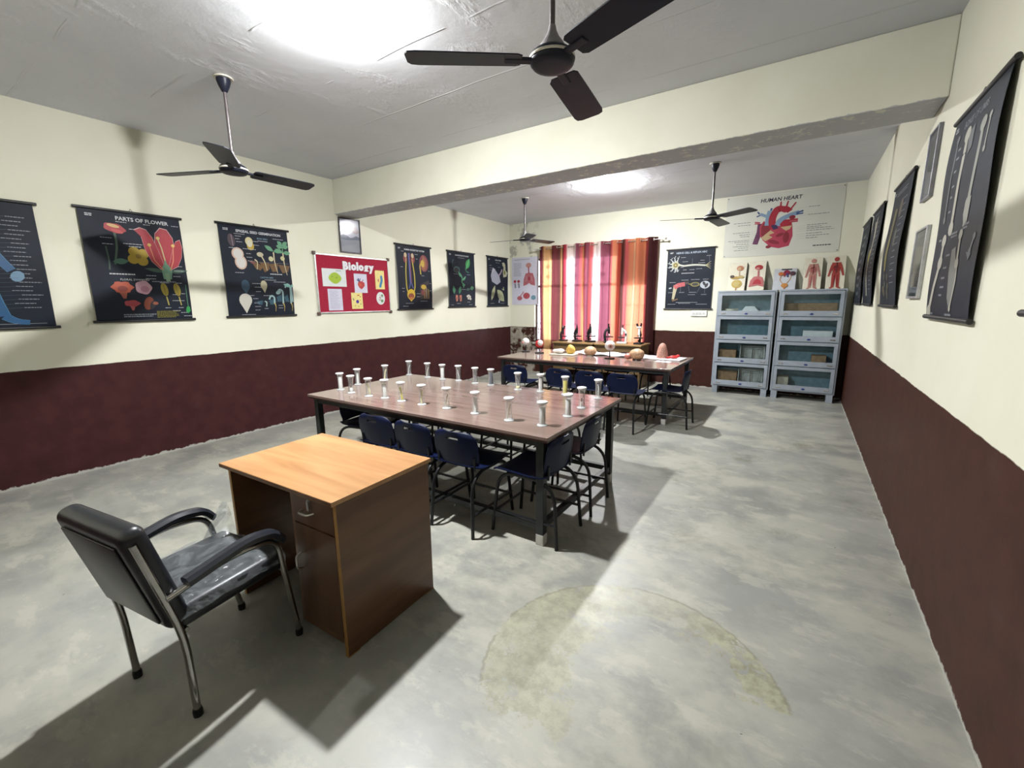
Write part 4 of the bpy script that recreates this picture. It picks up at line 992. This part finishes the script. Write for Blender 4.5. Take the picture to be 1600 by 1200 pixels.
def d_petals(c):
    c.bars(.4, .885, .2); W1, W2, Y1 = (186, 190, 205), (214, 212, 180), (200, 206, 160)
    c.poly([(.14, .62), (.32, .76), (.56, .62), (.62, .50), (.44, .44), (.20, .50)], W1, 2); c.poly([(.14, .62), (.24, .78), (.36, .75), (.26, .70)], (206, 208, 216), 3); c.curve([(.50, .62), (.62, .68), (.70, .76)], .05, (190, 170, 190), 2)
    c.curve([(.72, .86), (.82, .88), (.82, .76), (.78, .66)], .10, W2, 2); c.poly([(.74, .72), (.86, .76), (.97, .70), (.92, .62), (.76, .60)], W2, 1); c.blob(.82, .70, .05, .06, (130, 140, 60), 3)
    leafp(c, .16, .12, .46, .15, 1.15, Y1, 2); leafp(c, .45, .34, .48, .26, -.75, Y1, 3); c.line([(.48, .33), (.76, .15)], .012, (150, 160, 110), 4)
    c.curve([(.70, .36), (.80, .33), (.76, .40)], .03, Y1, 3); c.line([(.56, .14), (.54, .07)], .06, W1, 2)
    for u, v, w in ((.08, .82, .14), (.09, .77, .14), (.09, .73, .12), (.12, .06, .2), (.62, .06, .26), (.5, .80, .1)): c.bars(u, v, w)
def d_nerve(c):
    c.text('NERVE CELL & REFLEX ARC', .52, .935, .054, (190, 205, 225), 1, .0012)
    Y = (205, 200, 150)
    c.blob(.19, .74, .09, .085, Y, 2, 20, 0, .22, 5); c.blob(.19, .74, .05, .05, (120, 100, 40), 3); c.blob(.19, .74, .022, .022, (210, 190, 90), 4)
    for a in (1.2, 1.75, 2.3, 2.9, 3.5, 4.1, 4.7, 5.1): x, y = .19 + .15 * math.cos(a), .74 + .12 * math.sin(a); c.line([(.19 + .07 * math.cos(a), .74 + .055 * math.sin(a)), (x, y)], .035, (200, 205, 205), 2, .014); c.line([(x, y), (x + .02, y + .035)], .012, (200, 205, 205), 2); c.line([(x, y), (x - .03, y + .01)], .012, (200, 205, 205), 2)
    c.curve([(.26, .745), (.36, .72), (.60, .735), (.84, .715)], .036, (222, 222, 205), 2)
    for a in (-.6, -.2, .25, .7): c.line([(.83, .715), (.94, .715 + .09 * a)], .014, (205, 200, 150), 2, .008)
    c.bars(.33, .60, .3, 1, WHT, .010)
    c.curve([(.42, .42), (.26, .40), (.19, .36)], .095, (205, 90, 96), 2); c.line([(.22, .40), (.17, .16)], .095, (205, 195, 160), 2, .05); c.curve([(.17, .17), (.16, .135), (.28, .17)], .03, (120, 90, 60), 3); c.line([(.40, .43), (.50, .44)], .06, (70, 40, 40), 1)
    c.blob(.64, .41, .10, .05, (150, 140, 60), 2); c.blob(.64, .41, .07, .032, (30, 34, 40), 3); c.line([(.50, .42), (.58, .41)], .02, (150, 140, 60), 2)
    c.blob(.85, .40, .105, .085, (205, 212, 222), 3); c.blob(.83, .42, .028, .05, (40, 40, 50), 4, 12, .5); c.blob(.88, .39, .028, .055, (40, 40, 50), 4, 12, -.5)
    c.line([(.07, .35), (.13, .36)], .03, (190, 200, 205), 2)
    for u, v, w in ((.30, .86, .14), (.34, .79, .16), (.30, .70, .08), (.36, .655, .1), (.50, .655, .12), (.64, .665, .14), (.72, .80, .12), (.68, .76, .16), (.84, .87, .12), (.08, .45, .14), (.34, .485, .16), (.55, .49, .2), (.80, .49, .12), (.06, .28, .1), (.30, .28, .14), (.52, .28, .16), (.50, .24, .16), (.78, .24, .12), (.24, .11, .5), (.3, .095, .35), (.06, .08, .2), (.68, .08, .24)): c.bars(u, v, w)
    for p in (((.55, .84), (.55, .75)), ((.90, .86), (.91, .76)), ((.33, .38), (.33, .29)), ((.85, .35), (.85, .26)), ((.50, .38), (.52, .30)), ((.76, .38), (.68, .26))): c.line(p, .004, GRY, 2)
def bone(c, p, w, col, L=2, k=1.7):
    c.line(p, w, col, L); c.blob(p[0][0], p[0][1], w * k * .62, w * k * .5, col, L, 12); c.blob(p[-1][0], p[-1][1], w * k * .6, w * k * .5, col, L, 12)
def d_bones(c):
    B1, B2 = (206, 204, 188), (170, 172, 160); c.text('BONES OF LIMBS', .5, .925, .06, (120, 125, 135), 1, .001)
    bone(c, [(.20, .88), (.19, .70), (.16, .50)], .030, (110, 114, 116)); bone(c, [(.42, .86), (.40, .66), (.36, .44)], .055, B1); bone(c, [(.73, .84), (.71, .66), (.66, .52)], .050, B2); c.poly([(.62, .54), (.72, .55), (.70, .44), (.64, .42), (.60, .48)], B2, 2); bone(c, [(.84, .85), (.83, .72)], .022, B2)
    c.poly([(.45, .86), (.55, .88), (.57, .78), (.50, .76)], (90, 94, 98), 2)
    bone(c, [(.24, .39), (.23, .28)], .05, B1); bone(c, [(.23, .28), (.16, .16), (.08, .03)], .055, B1); bone(c, [(.62, .39), (.64, .26)], .038, B1); c.poly([(.48, .33), (.56, .34), (.64, .24), (.67, .18), (.62, .03), (.54, .10), (.50, .22)], (140, 142, 136), 2); bone(c, [(.66, .25), (.68, .18), (.62, .05)], .022, B1, 3)
    bone(c, [(.90, .36), (.86, .30)], .024, (110, 120, 130)); c.poly([(.80, .30), (.90, .29), (.86, .26)], (100, 112, 124), 2)
    for u, v, w in ((.26, .82, .07), (.25, .78, .09), (.25, .72, .06), (.25, .65, .06), (.24, .60, .05), (.24, .53, .06), (.36, .41, .22), (.40, .395, .14), (.62, .43, .16), (.64, .415, .1), (.10, .40, .08), (.36, .31, .1), (.34, .25, .1), (.33, .20, .1), (.33, .155, .1), (.32, .115, .1), (.10, -.0 + .02, .14), (.52, .02, .14)): c.bars(u, v, w, 1, GRY, .010)
def d_plant(c):
    c.bars(.2, .93, .6, 2, GRY); c.curve([(.34, .80), (.30, .55), (.26, .30)], .16, (96, 92, 40), 2, .10); c.curve([(.32, .56), (.24, .45), (.28, .30)], .10, (130, 120, 40), 3)
    for i in range(10): c.blob(random.uniform(.2, .7), random.uniform(.08, .26), .05, .035, ((70, 60, 44), (90, 80, 40), (60, 70, 40))[i % 3], 2)
    c.blob(.62, .55, .07, .09, (70, 74, 60), 2); c.blob(.60, .78, .09, .09, (76, 60, 44), 2)
    for i in range(14): c.bars(.62, .84 - i * .05, .24, 1, GRY)
def d_spine(c):
    for i in range(26): v = .86 - i * .03; c.blob(.42 + .08 * math.sin(i * .28), v, .055, .024, (190, 186, 166), 2, 10)
    c.blob(.36, .52, .10, .10, (150, 140, 60), 2); c.poly([(.50, .90), (.62, .92), (.60, .70), (.52, .66)], (170, 166, 150), 2)
    c.bars(.2, .95, .6, 1, GRY)
    for i in range(16): c.bars(.62, .84 - i * .045, .25, 1, GRY)
def d_tooth(c):
    c.bars(.2, .94, .6, 1, GRY)
    for i in range(8): c.curve([(.3, .84 - i * .10), (.5, .82 - i * .10), (.66, .85 - i * .10)], .05, (100, 104, 108), 2); c.bars(.70, .80 - i * .10, .2, 2, GRY)

L90, R90 = R(90), R(-90)
def lchart(lab, y0, y1, z0, z1, draw, **k): chart(lab, (XL + .0005, (y0 + y1) / 2, z0), L90, y1 - y0 - .03, z1 - z0, draw, **k)
lchart('black chart with a blue human figure, cut off by the left edge of the photo', .22, 1.00, 1.33, 2.33, d_body, amp=.012)
lchart('black chart titled parts of flower with a large red cut-open bloom', 1.235, 2.02, 1.36, 2.36, d_flower, amp=.020, ph=2.0, title='PARTS OF FLOWER', tsize=.062, tu=.60)
lchart('black chart titled epigeal seed germination with sprouting seeds', 2.345, 3.14, 1.37, 2.38, d_seed, amp=.014, ph=1.0, title='EPIGEAL SEED GERMINATION', tsize=.050, tu=.56)
lchart('black chart of kidneys, yellow tubes and a yellow bladder, right of the red board', 4.84, 5.63, 1.405, 2.415, d_excretory, amp=.010, title='HUMAN EXCRETORY SYSTEM', tsize=.044, tv=.93)
lchart('black chart of green leaf shapes, between the kidney chart and the white petal chart', 6.04, 6.83, 1.425, 2.42, d_leaves, amp=.012, ph=.5, title='MODIFICATION OF LEAVES', tsize=.042)
lchart('black chart with large pale petals, nearest the far corner', 7.22, 7.98, 1.425, 2.42, d_petals, amp=.012, ph=3.0, title='PARTS OF SEED', tsize=.042)
chart('black chart of a nerve cell and a bent leg, right of the curtains', (-1.655, YF - .0005, 1.36), 0, .755, 1.01, d_nerve, amp=.004)
def rchart(lab, y0, y1, z0, z1, draw, **k): chart(lab, (XR - .0005, (y0 + y1) / 2, z0), R90, y1 - y0 - .03, z1 - z0, draw, **k)
rchart('black chart of long white bones, largest on the right-hand wall', 2.63, 3.42, 1.40, 2.41, d_bones, amp=.022, ph=2.6)
rchart('black chart with yellow-green shapes, second from the viewer on the right-hand wall', 4.46, 5.28, 1.44, 2.44, d_plant, amp=.018)
rchart('black chart with a pale spine, third from the viewer on the right-hand wall', 5.88, 6.68, 1.44, 2.45, d_spine, amp=.016)
rchart('black chart nearest the cabinets on the right-hand wall', 6.92, 7.70, 1.44, 2.45, d_tooth, amp=.012)
rchart('black chart whose corner alone shows at the right edge of the photo', 1.30, 2.10, 1.45, 2.45, d_tooth, amp=.016, ph=1.2)

# ================================================================ red notice board and what is pinned on it
FELT = mat('red_felt', (.36, .012, .040), .9, var=.25, scale=70, bump=.2); ALU = mat('aluminium_trim', (.72, .73, .72), .3, 1.0); CAPB = mat('corner_cap_brown', (.10, .06, .045), .5)
by0, by1, bz0, bz1 = 3.465, 4.69, 1.375, 2.16; bw, bh = by1 - by0, bz1 - bz0
t = thing('notice_board', 'red felt notice board in an aluminium frame on the left wall', 'notice board', (XL + .0005, (by0 + by1) / 2, bz0), L90)
MB().box(-bw / 2 + .012, bw / 2 - .012, -.014, 0, .012, bh - .012).obj('felt', FELT, t)
for z in (0, bh - .02): MB().bbox(-bw / 2, bw / 2, -.022, -.001, z, z + .02, .004).obj('frame_rail', ALU, t)
for x in (-bw / 2, bw / 2 - .02): MB().bbox(x, x + .02, -.0215, -.0015, .021, bh - .021, .004).obj('frame_rail', ALU, t)
for x in (-bw / 2, bw / 2):
    for z in (0, bh): MB().bbox(x - .022, x + .022, -.027, -.0005, z - .022, z + .022, .006).obj('corner_cap', CAPB, t)
def pinned(name, lab, cat, u0, u1, v0, v1, sheet_mat, draw, tilt=0.0, shape=None):
    """a paper on the board, given by fractions of the board"""
    w, h = (u1 - u0) * bw, (v1 - v0) * bh
    o = thing(name, lab, cat, (XL + .0005 + .0146, by0 + (u0 + u1) / 2 * bw, bz0 + v0 * bh), L90)
    o.rotation_euler = (0, 0, L90)
    M = Matrix.Rotation(R(tilt), 4, 'Y')
    p = shape(w, h) if shape else [(-w / 2, 0), (w / 2, 0), (w / 2, h), (-w / 2, h)]
    MB().prism(p, -.0016, -.0004, M).obj('sheet', sheet_mat, o)
    if draw:
        c = Canvas(w, h, None, .0018, .0005); draw(c); pr = c.obj(o); pr.rotation_euler = (0, R(tilt), 0)
    return o
PW = mat('paper_white', (.72, .76, .74), .6, var=.03); PL = mat('paper_lilac_white', (.66, .65, .76), .6, var=.03); PY = mat('card_yellow', (.82, .70, .26), .6, var=.05)
def p_green(c): c.blob(.52, .48, .26, .20, (190, 225, 20), 1, 20, 0, .05, 4); c.blob(.40, .55, .02, .02, (120, 150, 20), 2); c.blob(.58, .5, .025, .02, (110, 130, 20), 2); c.bars(.58, .90, .26, 1, (90, 130, 120), .03)
def p_lines(c):
    for i in range(13): c.bars(.12, .90 - i * .065, .7, 1, (150, 150, 180), .012)
def p_heart(c):
    c.poly([(.25, .42), (.30, .56), (.45, .62), (.62, .60), (.78, .54), (.80, .38), (.66, .26), (.52, .18), (.36, .28)], (216, 36, 36), 1); c.blob(.46, .42, .12, .10, (235, 80, 40), 2)
    c.line([(.36, .58), (.30, .76)], .09, (40, 50, 130), 2); c.line([(.40, .60), (.46, .76)], .06, (50, 60, 140), 2); c.line([(.36, .62), (.18, .68)], .05, (40, 50, 130), 2); c.line([(.62, .60), (.70, .70)], .05, (180, 30, 50), 2)
def p_cell(c):
    c.blob(.52, .45, .13, .13, (70, 20, 170), 2); c.blob(.62, .84, .12, .04, (225, 110, 40), 1)
    for u, v, col in ((.2, .55, (60, 90, 90)), (.8, .3, (90, 170, 60)), (.3, .2, (210, 170, 40)), (.6, .15, (190, 160, 40)), (.8, .75, (150, 60, 40)), (.16, .62, (80, 80, 110)), (.75, .55, (210, 150, 50))): c.blob(u, v, .05, .04, col, 1, 10)
def p_rod(c):
    c.curve([(.66, .66), (.70, .45), (.58, .30), (.50, .14)], .24, (50, 150, 200), 1); c.blob(.33, .46, .08, .14, (225, 150, 130), 1); c.blob(.66, .66, .12, .11, (50, 150, 200), 1); c.blob(.51, .15, .12, .11, (50, 150, 200), 1)
def p_round(c):
    c.blob(.66, .30, .16, .14, (120, 180, 110), 1); c.blob(.68, .72, .14, .13, (150, 170, 130), 1); c.blob(.42, .56, .10, .06, (225, 140, 140), 1); c.blob(.40, .38, .10, .06, (220, 160, 160), 1)
    for a in (.3, 1.9, 3.4, 4.8): c.line([(.5, .5), (.5 + .4 * math.cos(a), .5 + .4 * math.sin(a))], .02, (160, 170, 160), 2)
def s_wavy(w, h):
    p = [(-w / 2, 0), (w / 2, .01 * h), (w / 2, h * .93)]
    for i in range(5): x = w / 2 - w * (i + .5) / 5; p += [(x + w * .06, h * 1.0), (x - w * .06, h * .95)]
    return p + [(-w / 2, h * .93)]
def s_round(w, h): return [(w / 2 * math.cos(a * PI / 12), h / 2 + h / 2 * math.sin(a * PI / 12)) for a in range(24)]
pinned('paper_drawing', 'white sheet with a bright green patch on the red board', 'paper', .075, .375, .46, .76, PW, p_green)
pinned('written_page', 'pale handwritten page at the lower left of the red board', 'paper', .125, .305, .05, .42, PL, p_lines)
pinned('heart_picture', 'small picture of a red heart in the middle of the red board', 'paper', .48, .66, .36, .70, PL, p_heart)
pinned('cell_drawing', 'yellow card with a purple dot low on the red board', 'paper', .425, .58, .07, .36, PY, p_cell)
pinned('rod_drawing', 'yellow card with a bent blue shape on the red board', 'paper', .785, .925, .43, .79, PY, p_rod, shape=s_wavy)
pinned('round_drawing', 'round white disc with green and pink patches on the red board', 'paper', .785, .915, .14, .38, PW, p_round, shape=s_round)
t = thing('cut_out_lettering', 'white cut-out lettering spelling Biology across the top of the red board', 'lettering', (XL + .0005 + .0150, by0 + .515 * bw, bz0 + .755 * bh), L90)
FOAM = mat('white_foam_letter', (.84, .83, .86), .7, var=.04)
x = -.215
for ch_, wdt in zip('Biology', (.105, .036, .066, .036, .066, .072, .066)):
    vs, fs = text_mesh(ch_, .145, .009, 0, 'LEFT')
    xs = [v[0] for v in vs]; ox = x - min(xs)
    mb = MB(); n = len(vs); mb.add([(a + ox, -.010, b + .05) for a, b in vs], fs); mb.add([(a + ox, 0, b + .05) for a, b in vs], [f[::-1] for f in fs])
    ec = {}
    for f in fs:
        for i in range(len(f)): e = (f[i], f[(i + 1) % len(f)]); ec[tuple(sorted(e))] = ec.get(tuple(sorted(e)), 0) + 1
    mb.add([], []); 
    for (a, b), k in ec.items():
        if k == 1: mb.f.append([a, b, n + b, n + a]); mb.c.append(None)
    mb.obj('letter', FOAM, t); x += max(xs) - min(xs) + .004

# ================================================================ framed pictures
FRB = mat('frame_dark_wood', (.025, .020, .030), .4); FGL = glass('picture_glass', (1, 1, 1, 1), .10, .05)
def framed(lab, pos, rz, w, h, fm, bgm, draw, fw_=.016, tilt=0.0):
    t = thing('framed_picture', lab, 'picture', pos, rz); t.rotation_euler = (0, 0, rz)
    for x in (-w / 2, w / 2 - fw_): MB().bbox(x, x + fw_, -.022, 0, 0, h, .003).obj('frame_rail', fm, t)
    for z in (0, h - fw_): MB().bbox(-w / 2 + fw_ + .0002, w / 2 - fw_ - .0002, -.021, 0, z, z + fw_, .003).obj('frame_rail', fm, t)
    MB().box(-w / 2 + fw_, w / 2 - fw_, -.008, -.002, fw_, h - fw_).obj('backing', bgm, t)
    c = Canvas(w - 2 * fw_, h - 2 * fw_, lambda v: -.0075, .0008, .0004); draw(c); c.obj(t, loc=(0, 0, fw_))
    MB().box(-w / 2 + fw_, w / 2 - fw_, -.0165, -.0145, fw_, h - fw_).obj('glass', FGL, t)
def f_land(c):
    c.poly([(0, .62), (1, .62), (1, 1), (0, 1)], (196, 198, 218), 1); c.blob(.6, .86, .3, .12, (226, 222, 232), 2); c.blob(.15, .76, .12, .1, (176, 150, 176), 2); c.blob(.80, .68, .2, .14, (205, 176, 186), 2)
    c.poly([(0, .36), (0, .48), (.16, .53), (.36, .50), (.52, .44), (.66, .46), (.82, .52), (1, .48), (1, .36)], (112, 122, 156), 3); c.poly([(0, .34), (0, .40), (.3, .45), (.5, .40), (.8, .46), (1, .42), (1, .34)], (92, 104, 138), 4)
    c.poly([(0, 0), (1, 0), (1, .40), (.6, .38), (.3, .36), (0, .38)], (186, 192, 208), 5); c.poly([(0, 0), (1, 0), (1, .16), (.5, .22), (0, .14)], (206, 208, 220), 6)
framed('framed landscape picture above the red notice board', (XL + .0005, 4.045, 2.20), L90, .345, .465, FRB, PL, f_land)
def f_note(c):
    c.poly([(.05, .40), (.95, .40), (.95, .92), (.05, .92)], (150, 156, 146), 1); c.bars(.1, .96, .8, 1, (110, 110, 110), .02); c.bars(.1, .34, .7, 8, (130, 130, 135), .012, .035); c.blob(.5, .66, .3, .26, (170, 176, 160), 2)
framed('upper of two small framed notices on the right-hand wall, just under the beam', (XR - .0005, 3.975, 2.13), R90, .25, .425, mat('frame_grey', (.20, .20, .22), .4, .3), PL, f_note, .014)
framed('lower of two small framed notices on the right-hand wall', (XR - .0005, 3.90, 1.50), R90, .33, .445, mat('frame_silver', (.45, .46, .47), .35, .6), PW, f_note, .014)

# ================================================================ banner, paper chart, switch plate on the far wall
BANN = mat('banner_vinyl', (.66, .665, .59), .38, var=.03, scale=3)
def d_heart(c):
    c.text('HUMAN HEART', .485, .885, .050, (28, 28, 60), 1, .0016, .12)
    red, cri, pk, bl, lb, pu = (190, 16, 50), (150, 10, 40), (205, 60, 90), (60, 90, 150), (150, 180, 210), (110, 30, 90)
    c.xf = lambda u, v: (.475 + (u - .575) * 1.22, v * .97)
    c.line([(.455, .44), (.425, .20)], .040, pu, 1); c.line([(.455, .54), (.452, .35)], .045, pu, 1)
    c.poly([(.45, .50), (.475, .58), (.52, .52), (.55, .46), (.60, .56), (.65, .56), (.68, .48), (.69, .30), (.67, .14), (.60, .11), (.54, .14), (.48, .26), (.455, .34)], pk, 2)
    c.poly([(.46, .48), (.48, .56), (.51, .52), (.53, .42), (.50, .30), (.465, .34)], cri, 3)
    c.curve([(.545, .44), (.53, .62), (.57, .78), (.635, .72)], .052, red, 5); c.curve([(.57, .735), (.62, .765), (.655, .70)], .045, red, 4)
    for u, v, a in ((.585, .80, .02), (.625, .80, .10), (.655, .765, .30)): c.line([(u, v - .04), (u + a * .12, v + .07)], .014, red, 4, .010)
    c.line([(.50, .50), (.505, .66), (.515, .74)], .034, lb, 4); c.line([(.505, .64), (.445, .70)], .026, lb, 4); c.line([(.44, .70), (.425, .74)], .012, bl, 5); c.line([(.445, .68), (.42, .66)], .012, bl, 5); c.line([(.52, .74), (.525, .78)], .014, bl, 5)
    c.curve([(.575, .48), (.59, .58), (.66, .64), (.72, .67)], .040, lb, 6); c.line([(.70, .66), (.745, .69)], .014, bl, 7); c.line([(.70, .64), (.745, .65)], .012, bl, 7); c.blob(.675, .60, .022, .020, cri, 7)
    c.line([(.60, .555), (.715, .56)], .018, red, 5); c.line([(.62, .525), (.715, .53)], .014, pk, 5); c.line([(.41, .57), (.45, .56)], .012, pk, 3); c.line([(.41, .545), (.45, .54)], .010, red, 3)
    c.blob(.635, .50, .042, .030, red, 6); c.poly([(.60, .455), (.68, .47), (.665, .41), (.64, .39), (.62, .42)], (226, 196, 150), 6); c.poly([(.465, .30), (.53, .42), (.56, .37), (.52, .34), (.55, .30), (.50, .24)], (226, 196, 150), 4)
    c.poly([(.53, .50), (.55, .42), (.585, .44), (.57, .50)], (50, 24, 90), 6); c.blob(.645, .28, .022, .055, cri, 4); c.blob(.56, .22, .045, .018, cri, 4, 12, -.4); c.blob(.60, .33, .03, .016, cri, 4, 12, .5); c.blob(.525, .145, .02, .016, cri, 3)
    c.xf = None
    for i, (v, w) in enumerate(((.56, .16), (.52, .12), (.40, .16), (.365, .1), (.335, .09), (.27, .2), (.245, .14), (.21, .12), (.175, .15), (.145, .1), (.11, .14))): c.bars(.24 - w, v, w, 1, (120, 128, 128), .008, jit=.05); c.line([(.25, v), (.31, v + .02)], .001, (170, 176, 174), 1)
    for v, w in ((.72, .09), (.60, .18), (.44, .17), (.41, .12), (.385, .2), (.355, .22), (.31, .13), (.275, .19), (.24, .1)): c.bars(.725, v, w, 1, (120, 128, 128), .008, jit=.05); c.line([(.64, v - .01), (.715, v)], .001, (170, 176, 174), 1)
    c.bars(.79, .115, .15, 1, (70, 72, 84), .016, jit=.02)
t = thing('heart_banner', 'large white banner titled human heart above the cabinets', 'banner', (-.385, YF - .0005, 2.185), 0); w_, h_ = 1.53, .925
MB().bbox(-w_ / 2, w_ / 2, -.004, 0, 0, h_, .001).obj('sheet', BANN, t)
c = Canvas(w_, h_, lambda v: -.004, .0008, .0004); d_heart(c); c.obj(t)
for x in (-w_ / 2 + .02, w_ / 2 - .02):
    for z in (.02, h_ - .02): MB().lathe([(.009, 0), (.009, .002), (.005, .004)], 10, M=Matrix.Translation((x, -.0042, z)) @ Matrix.Rotation(R(90), 4, 'X')).obj('pin', HOOK, t)
def d_lungs(c):
    pk, rd = (214, 120, 132), (190, 60, 78); c.bars(.10, .955, .8, 1, GRY, .012)
    c.blob(.64, .83, .10, .075, (224, 160, 150), 2); c.line([(.64, .80), (.65, .66)], .04, rd, 3); c.bars(.08, .88, .30, 12, (170, 172, 184), .008, .024)
    c.poly([(.62, .67), (.53, .66), (.46, .54), (.44, .40), (.56, .42), (.66, .46), (.74, .42), (.88, .40), (.87, .54), (.80, .66), (.70, .67)], pk, 2); c.poly([(.60, .62), (.54, .60), (.50, .48), (.60, .50)], (224, 150, 155), 3); c.poly([(.72, .62), (.78, .60), (.82, .48), (.72, .50)], (224, 150, 155), 3); c.blob(.66, .55, .05, .06, rd, 4)
    for u in (.12, .26): c.blob(u, .50, .05, .045, (196, 40, 70), 2); c.line([(u, .46), (u + .02, .36)], .05, (150, 150, 165), 2)
    c.blob(.30, .14, .10, .07, pk, 2); c.blob(.56, .19, .13, .10, (210, 90, 100), 2); c.line([(.32, .18), (.46, .28)], .03, pk, 2); c.blob(.82, .15, .09, .075, (130, 176, 200), 2)
t = thing('paper_chart', 'white paper chart of pink lungs in the corner left of the curtains', 'wall chart', (-4.975, YF - .0005, 1.45), 0); w_, h_ = .66, .985
MB().bbox(-w_ / 2, w_ / 2, -.006, -.0005, 0, h_, .001).obj('sheet', PL, t); c = Canvas(w_, h_, lambda v: -.006, .0008, .0004); d_lungs(c); c.obj(t)
t = thing('switch_plate', 'white switch and socket plate below the nerve cell chart', 'switch plate', (-1.46, YF - .0005, 1.235)); 
SWP = mat('switch_white_plastic', (.80, .80, .76), .3); MB().bbox(-.13, .13, -.022, 0, 0, .095, .006).obj('plate', SWP, t)
for i in range(4): MB().bbox(-.105 + i * .055, -.068 + i * .055, -.028, -.0225, .03, .066, .003).obj('switch', mat('switch_grey', (.62, .62, .60), .3), t)

# ================================================================ relief boards leaning on the cabinets
YB0 = 7.90
def board(lab, x, w, h, bm, draw, y=YB0, lean=None):
    lean = math.asin((YF - .004 - y - .012) / h) if lean is None else lean
    t = thing('relief_board', lab, 'model', (x, y, 1.6486)); t.rotation_euler = (-lean, 0, 0)
    MB().bbox(-w / 2, w / 2, 0, .010, 0.002, h, .003).obj('board', bm, t)
    c = Canvas(w, h, None, .0015, .004); c.solid = True; draw(c)
    c.obj(t, 'relief')
BCR = mat('board_cream', (.74, .70, .56), .4, var=.04); BGR = mat('board_grey', (.52, .54, .57), .4, var=.04)
def b_dig(c):
    c.blob(.62, .80, .20, .17, (215, 140, 96), 1); c.blob(.58, .78, .10, .10, (228, 190, 150), 2); c.line([(.60, .68), (.62, .50)], .06, (225, 190, 150), 1); c.blob(.40, .46, .28, .10, (206, 170, 84), 2); c.blob(.22, .50, .13, .10, (70, 40, 30), 3); c.blob(.72, .48, .18, .09, (214, 190, 120), 3); c.blob(.52, .24, .30, .28, (214, 186, 90), 1); c.blob(.52, .24, .20, .18, (222, 200, 120), 2); c.line([(.52, .12), (.50, .02)], .08, (200, 150, 90), 1)
def b_res(c):
    c.blob(.58, .78, .24, .18, (190, 34, 46), 1); c.blob(.52, .74, .12, .10, (225, 150, 140), 2); c.line([(.58, .68), (.60, .42)], .10, (205, 110, 110), 1); c.poly([(.10, .12), (.16, .34), (.34, .46), (.60, .48), (.84, .44), (.94, .30), (.96, .12), (.60, .17)], (214, 120, 120), 2); c.poly([(.30, .20), (.40, .34), (.60, .38), (.76, .32), (.82, .20), (.56, .22)], (196, 40, 56), 3)
def b_uri(c):
    c.poly([(.32, .93), (.78, .93), (.78, .98), (.32, .98)], (50, 44, 50), 1); c.blob(.56, .80, .14, .14, (150, 24, 60), 2); c.blob(.32, .74, .12, .10, (214, 120, 50), 3); c.blob(.82, .75, .12, .12, (90, 50, 60), 3); c.line([(.50, .76), (.46, .62)], .06, (200, 60, 60), 3); c.line([(.58, .76), (.62, .60)], .06, (60, 60, 140), 3); c.curve([(.34, .66), (.26, .46), (.48, .26)], .025, (220, 170, 110), 1); c.curve([(.76, .66), (.74, .46), (.56, .26)], .025, (220, 170, 110), 1); c.blob(.52, .20, .15, .12, (220, 150, 70), 2); c.poly([(.42, .16), (.62, .16), (.52, .03)], (214, 140, 70), 2)
def b_man(col, col2):
    def f(c):
        c.blob(.50, .90, .14, .15, col, 1)
        for p, w in (([(.50, .80), (.50, .46)], .50), ([(.30, .74), (.20, .56), (.12, .38)], .15), ([(.70, .74), (.82, .56), (.90, .40)], .15), ([(.40, .48), (.38, .24), (.36, .05)], .22), ([(.60, .48), (.62, .24), (.64, .05)], .22), ([(.36, .05), (.22, .02)], .10), ([(.64, .05), (.80, .02)], .10)): c.curve(p, w, col, 1, w * .7)
        c.blob(.5, .62, .16, .22, col2, 2); c.line([(.42, .42), (.40, .12)], .06, col2, 2); c.line([(.58, .42), (.60, .12)], .06, col2, 2); c.line([(.50, .8), (.50, .48)], .03, (120, 60, 60), 3); c.line([(.36, .66), (.56, .68)], .05, (100, 40, 40), 3)
    return f
board('cream board with a yellow digestive model, first from the left on the cabinets', -.905, .25, .475, BCR, b_dig)
board('cream board with a red breathing model, second from the left on the cabinets', -.63, .235, .485, BCR, b_res)
board('grey board with a kidney model, middle one on the cabinets', -.25, .295, .365, BGR, b_uri)
board('cream board with a pale pink body model, fourth from the left on the cabinets', .10, .22, .49, BCR, b_man((214, 150, 135), (200, 110, 105)))
board('cream board with a dark red body model, rightmost on the cabinets', .375, .22, .50, BCR, b_man((190, 70, 60), (168, 40, 42)))
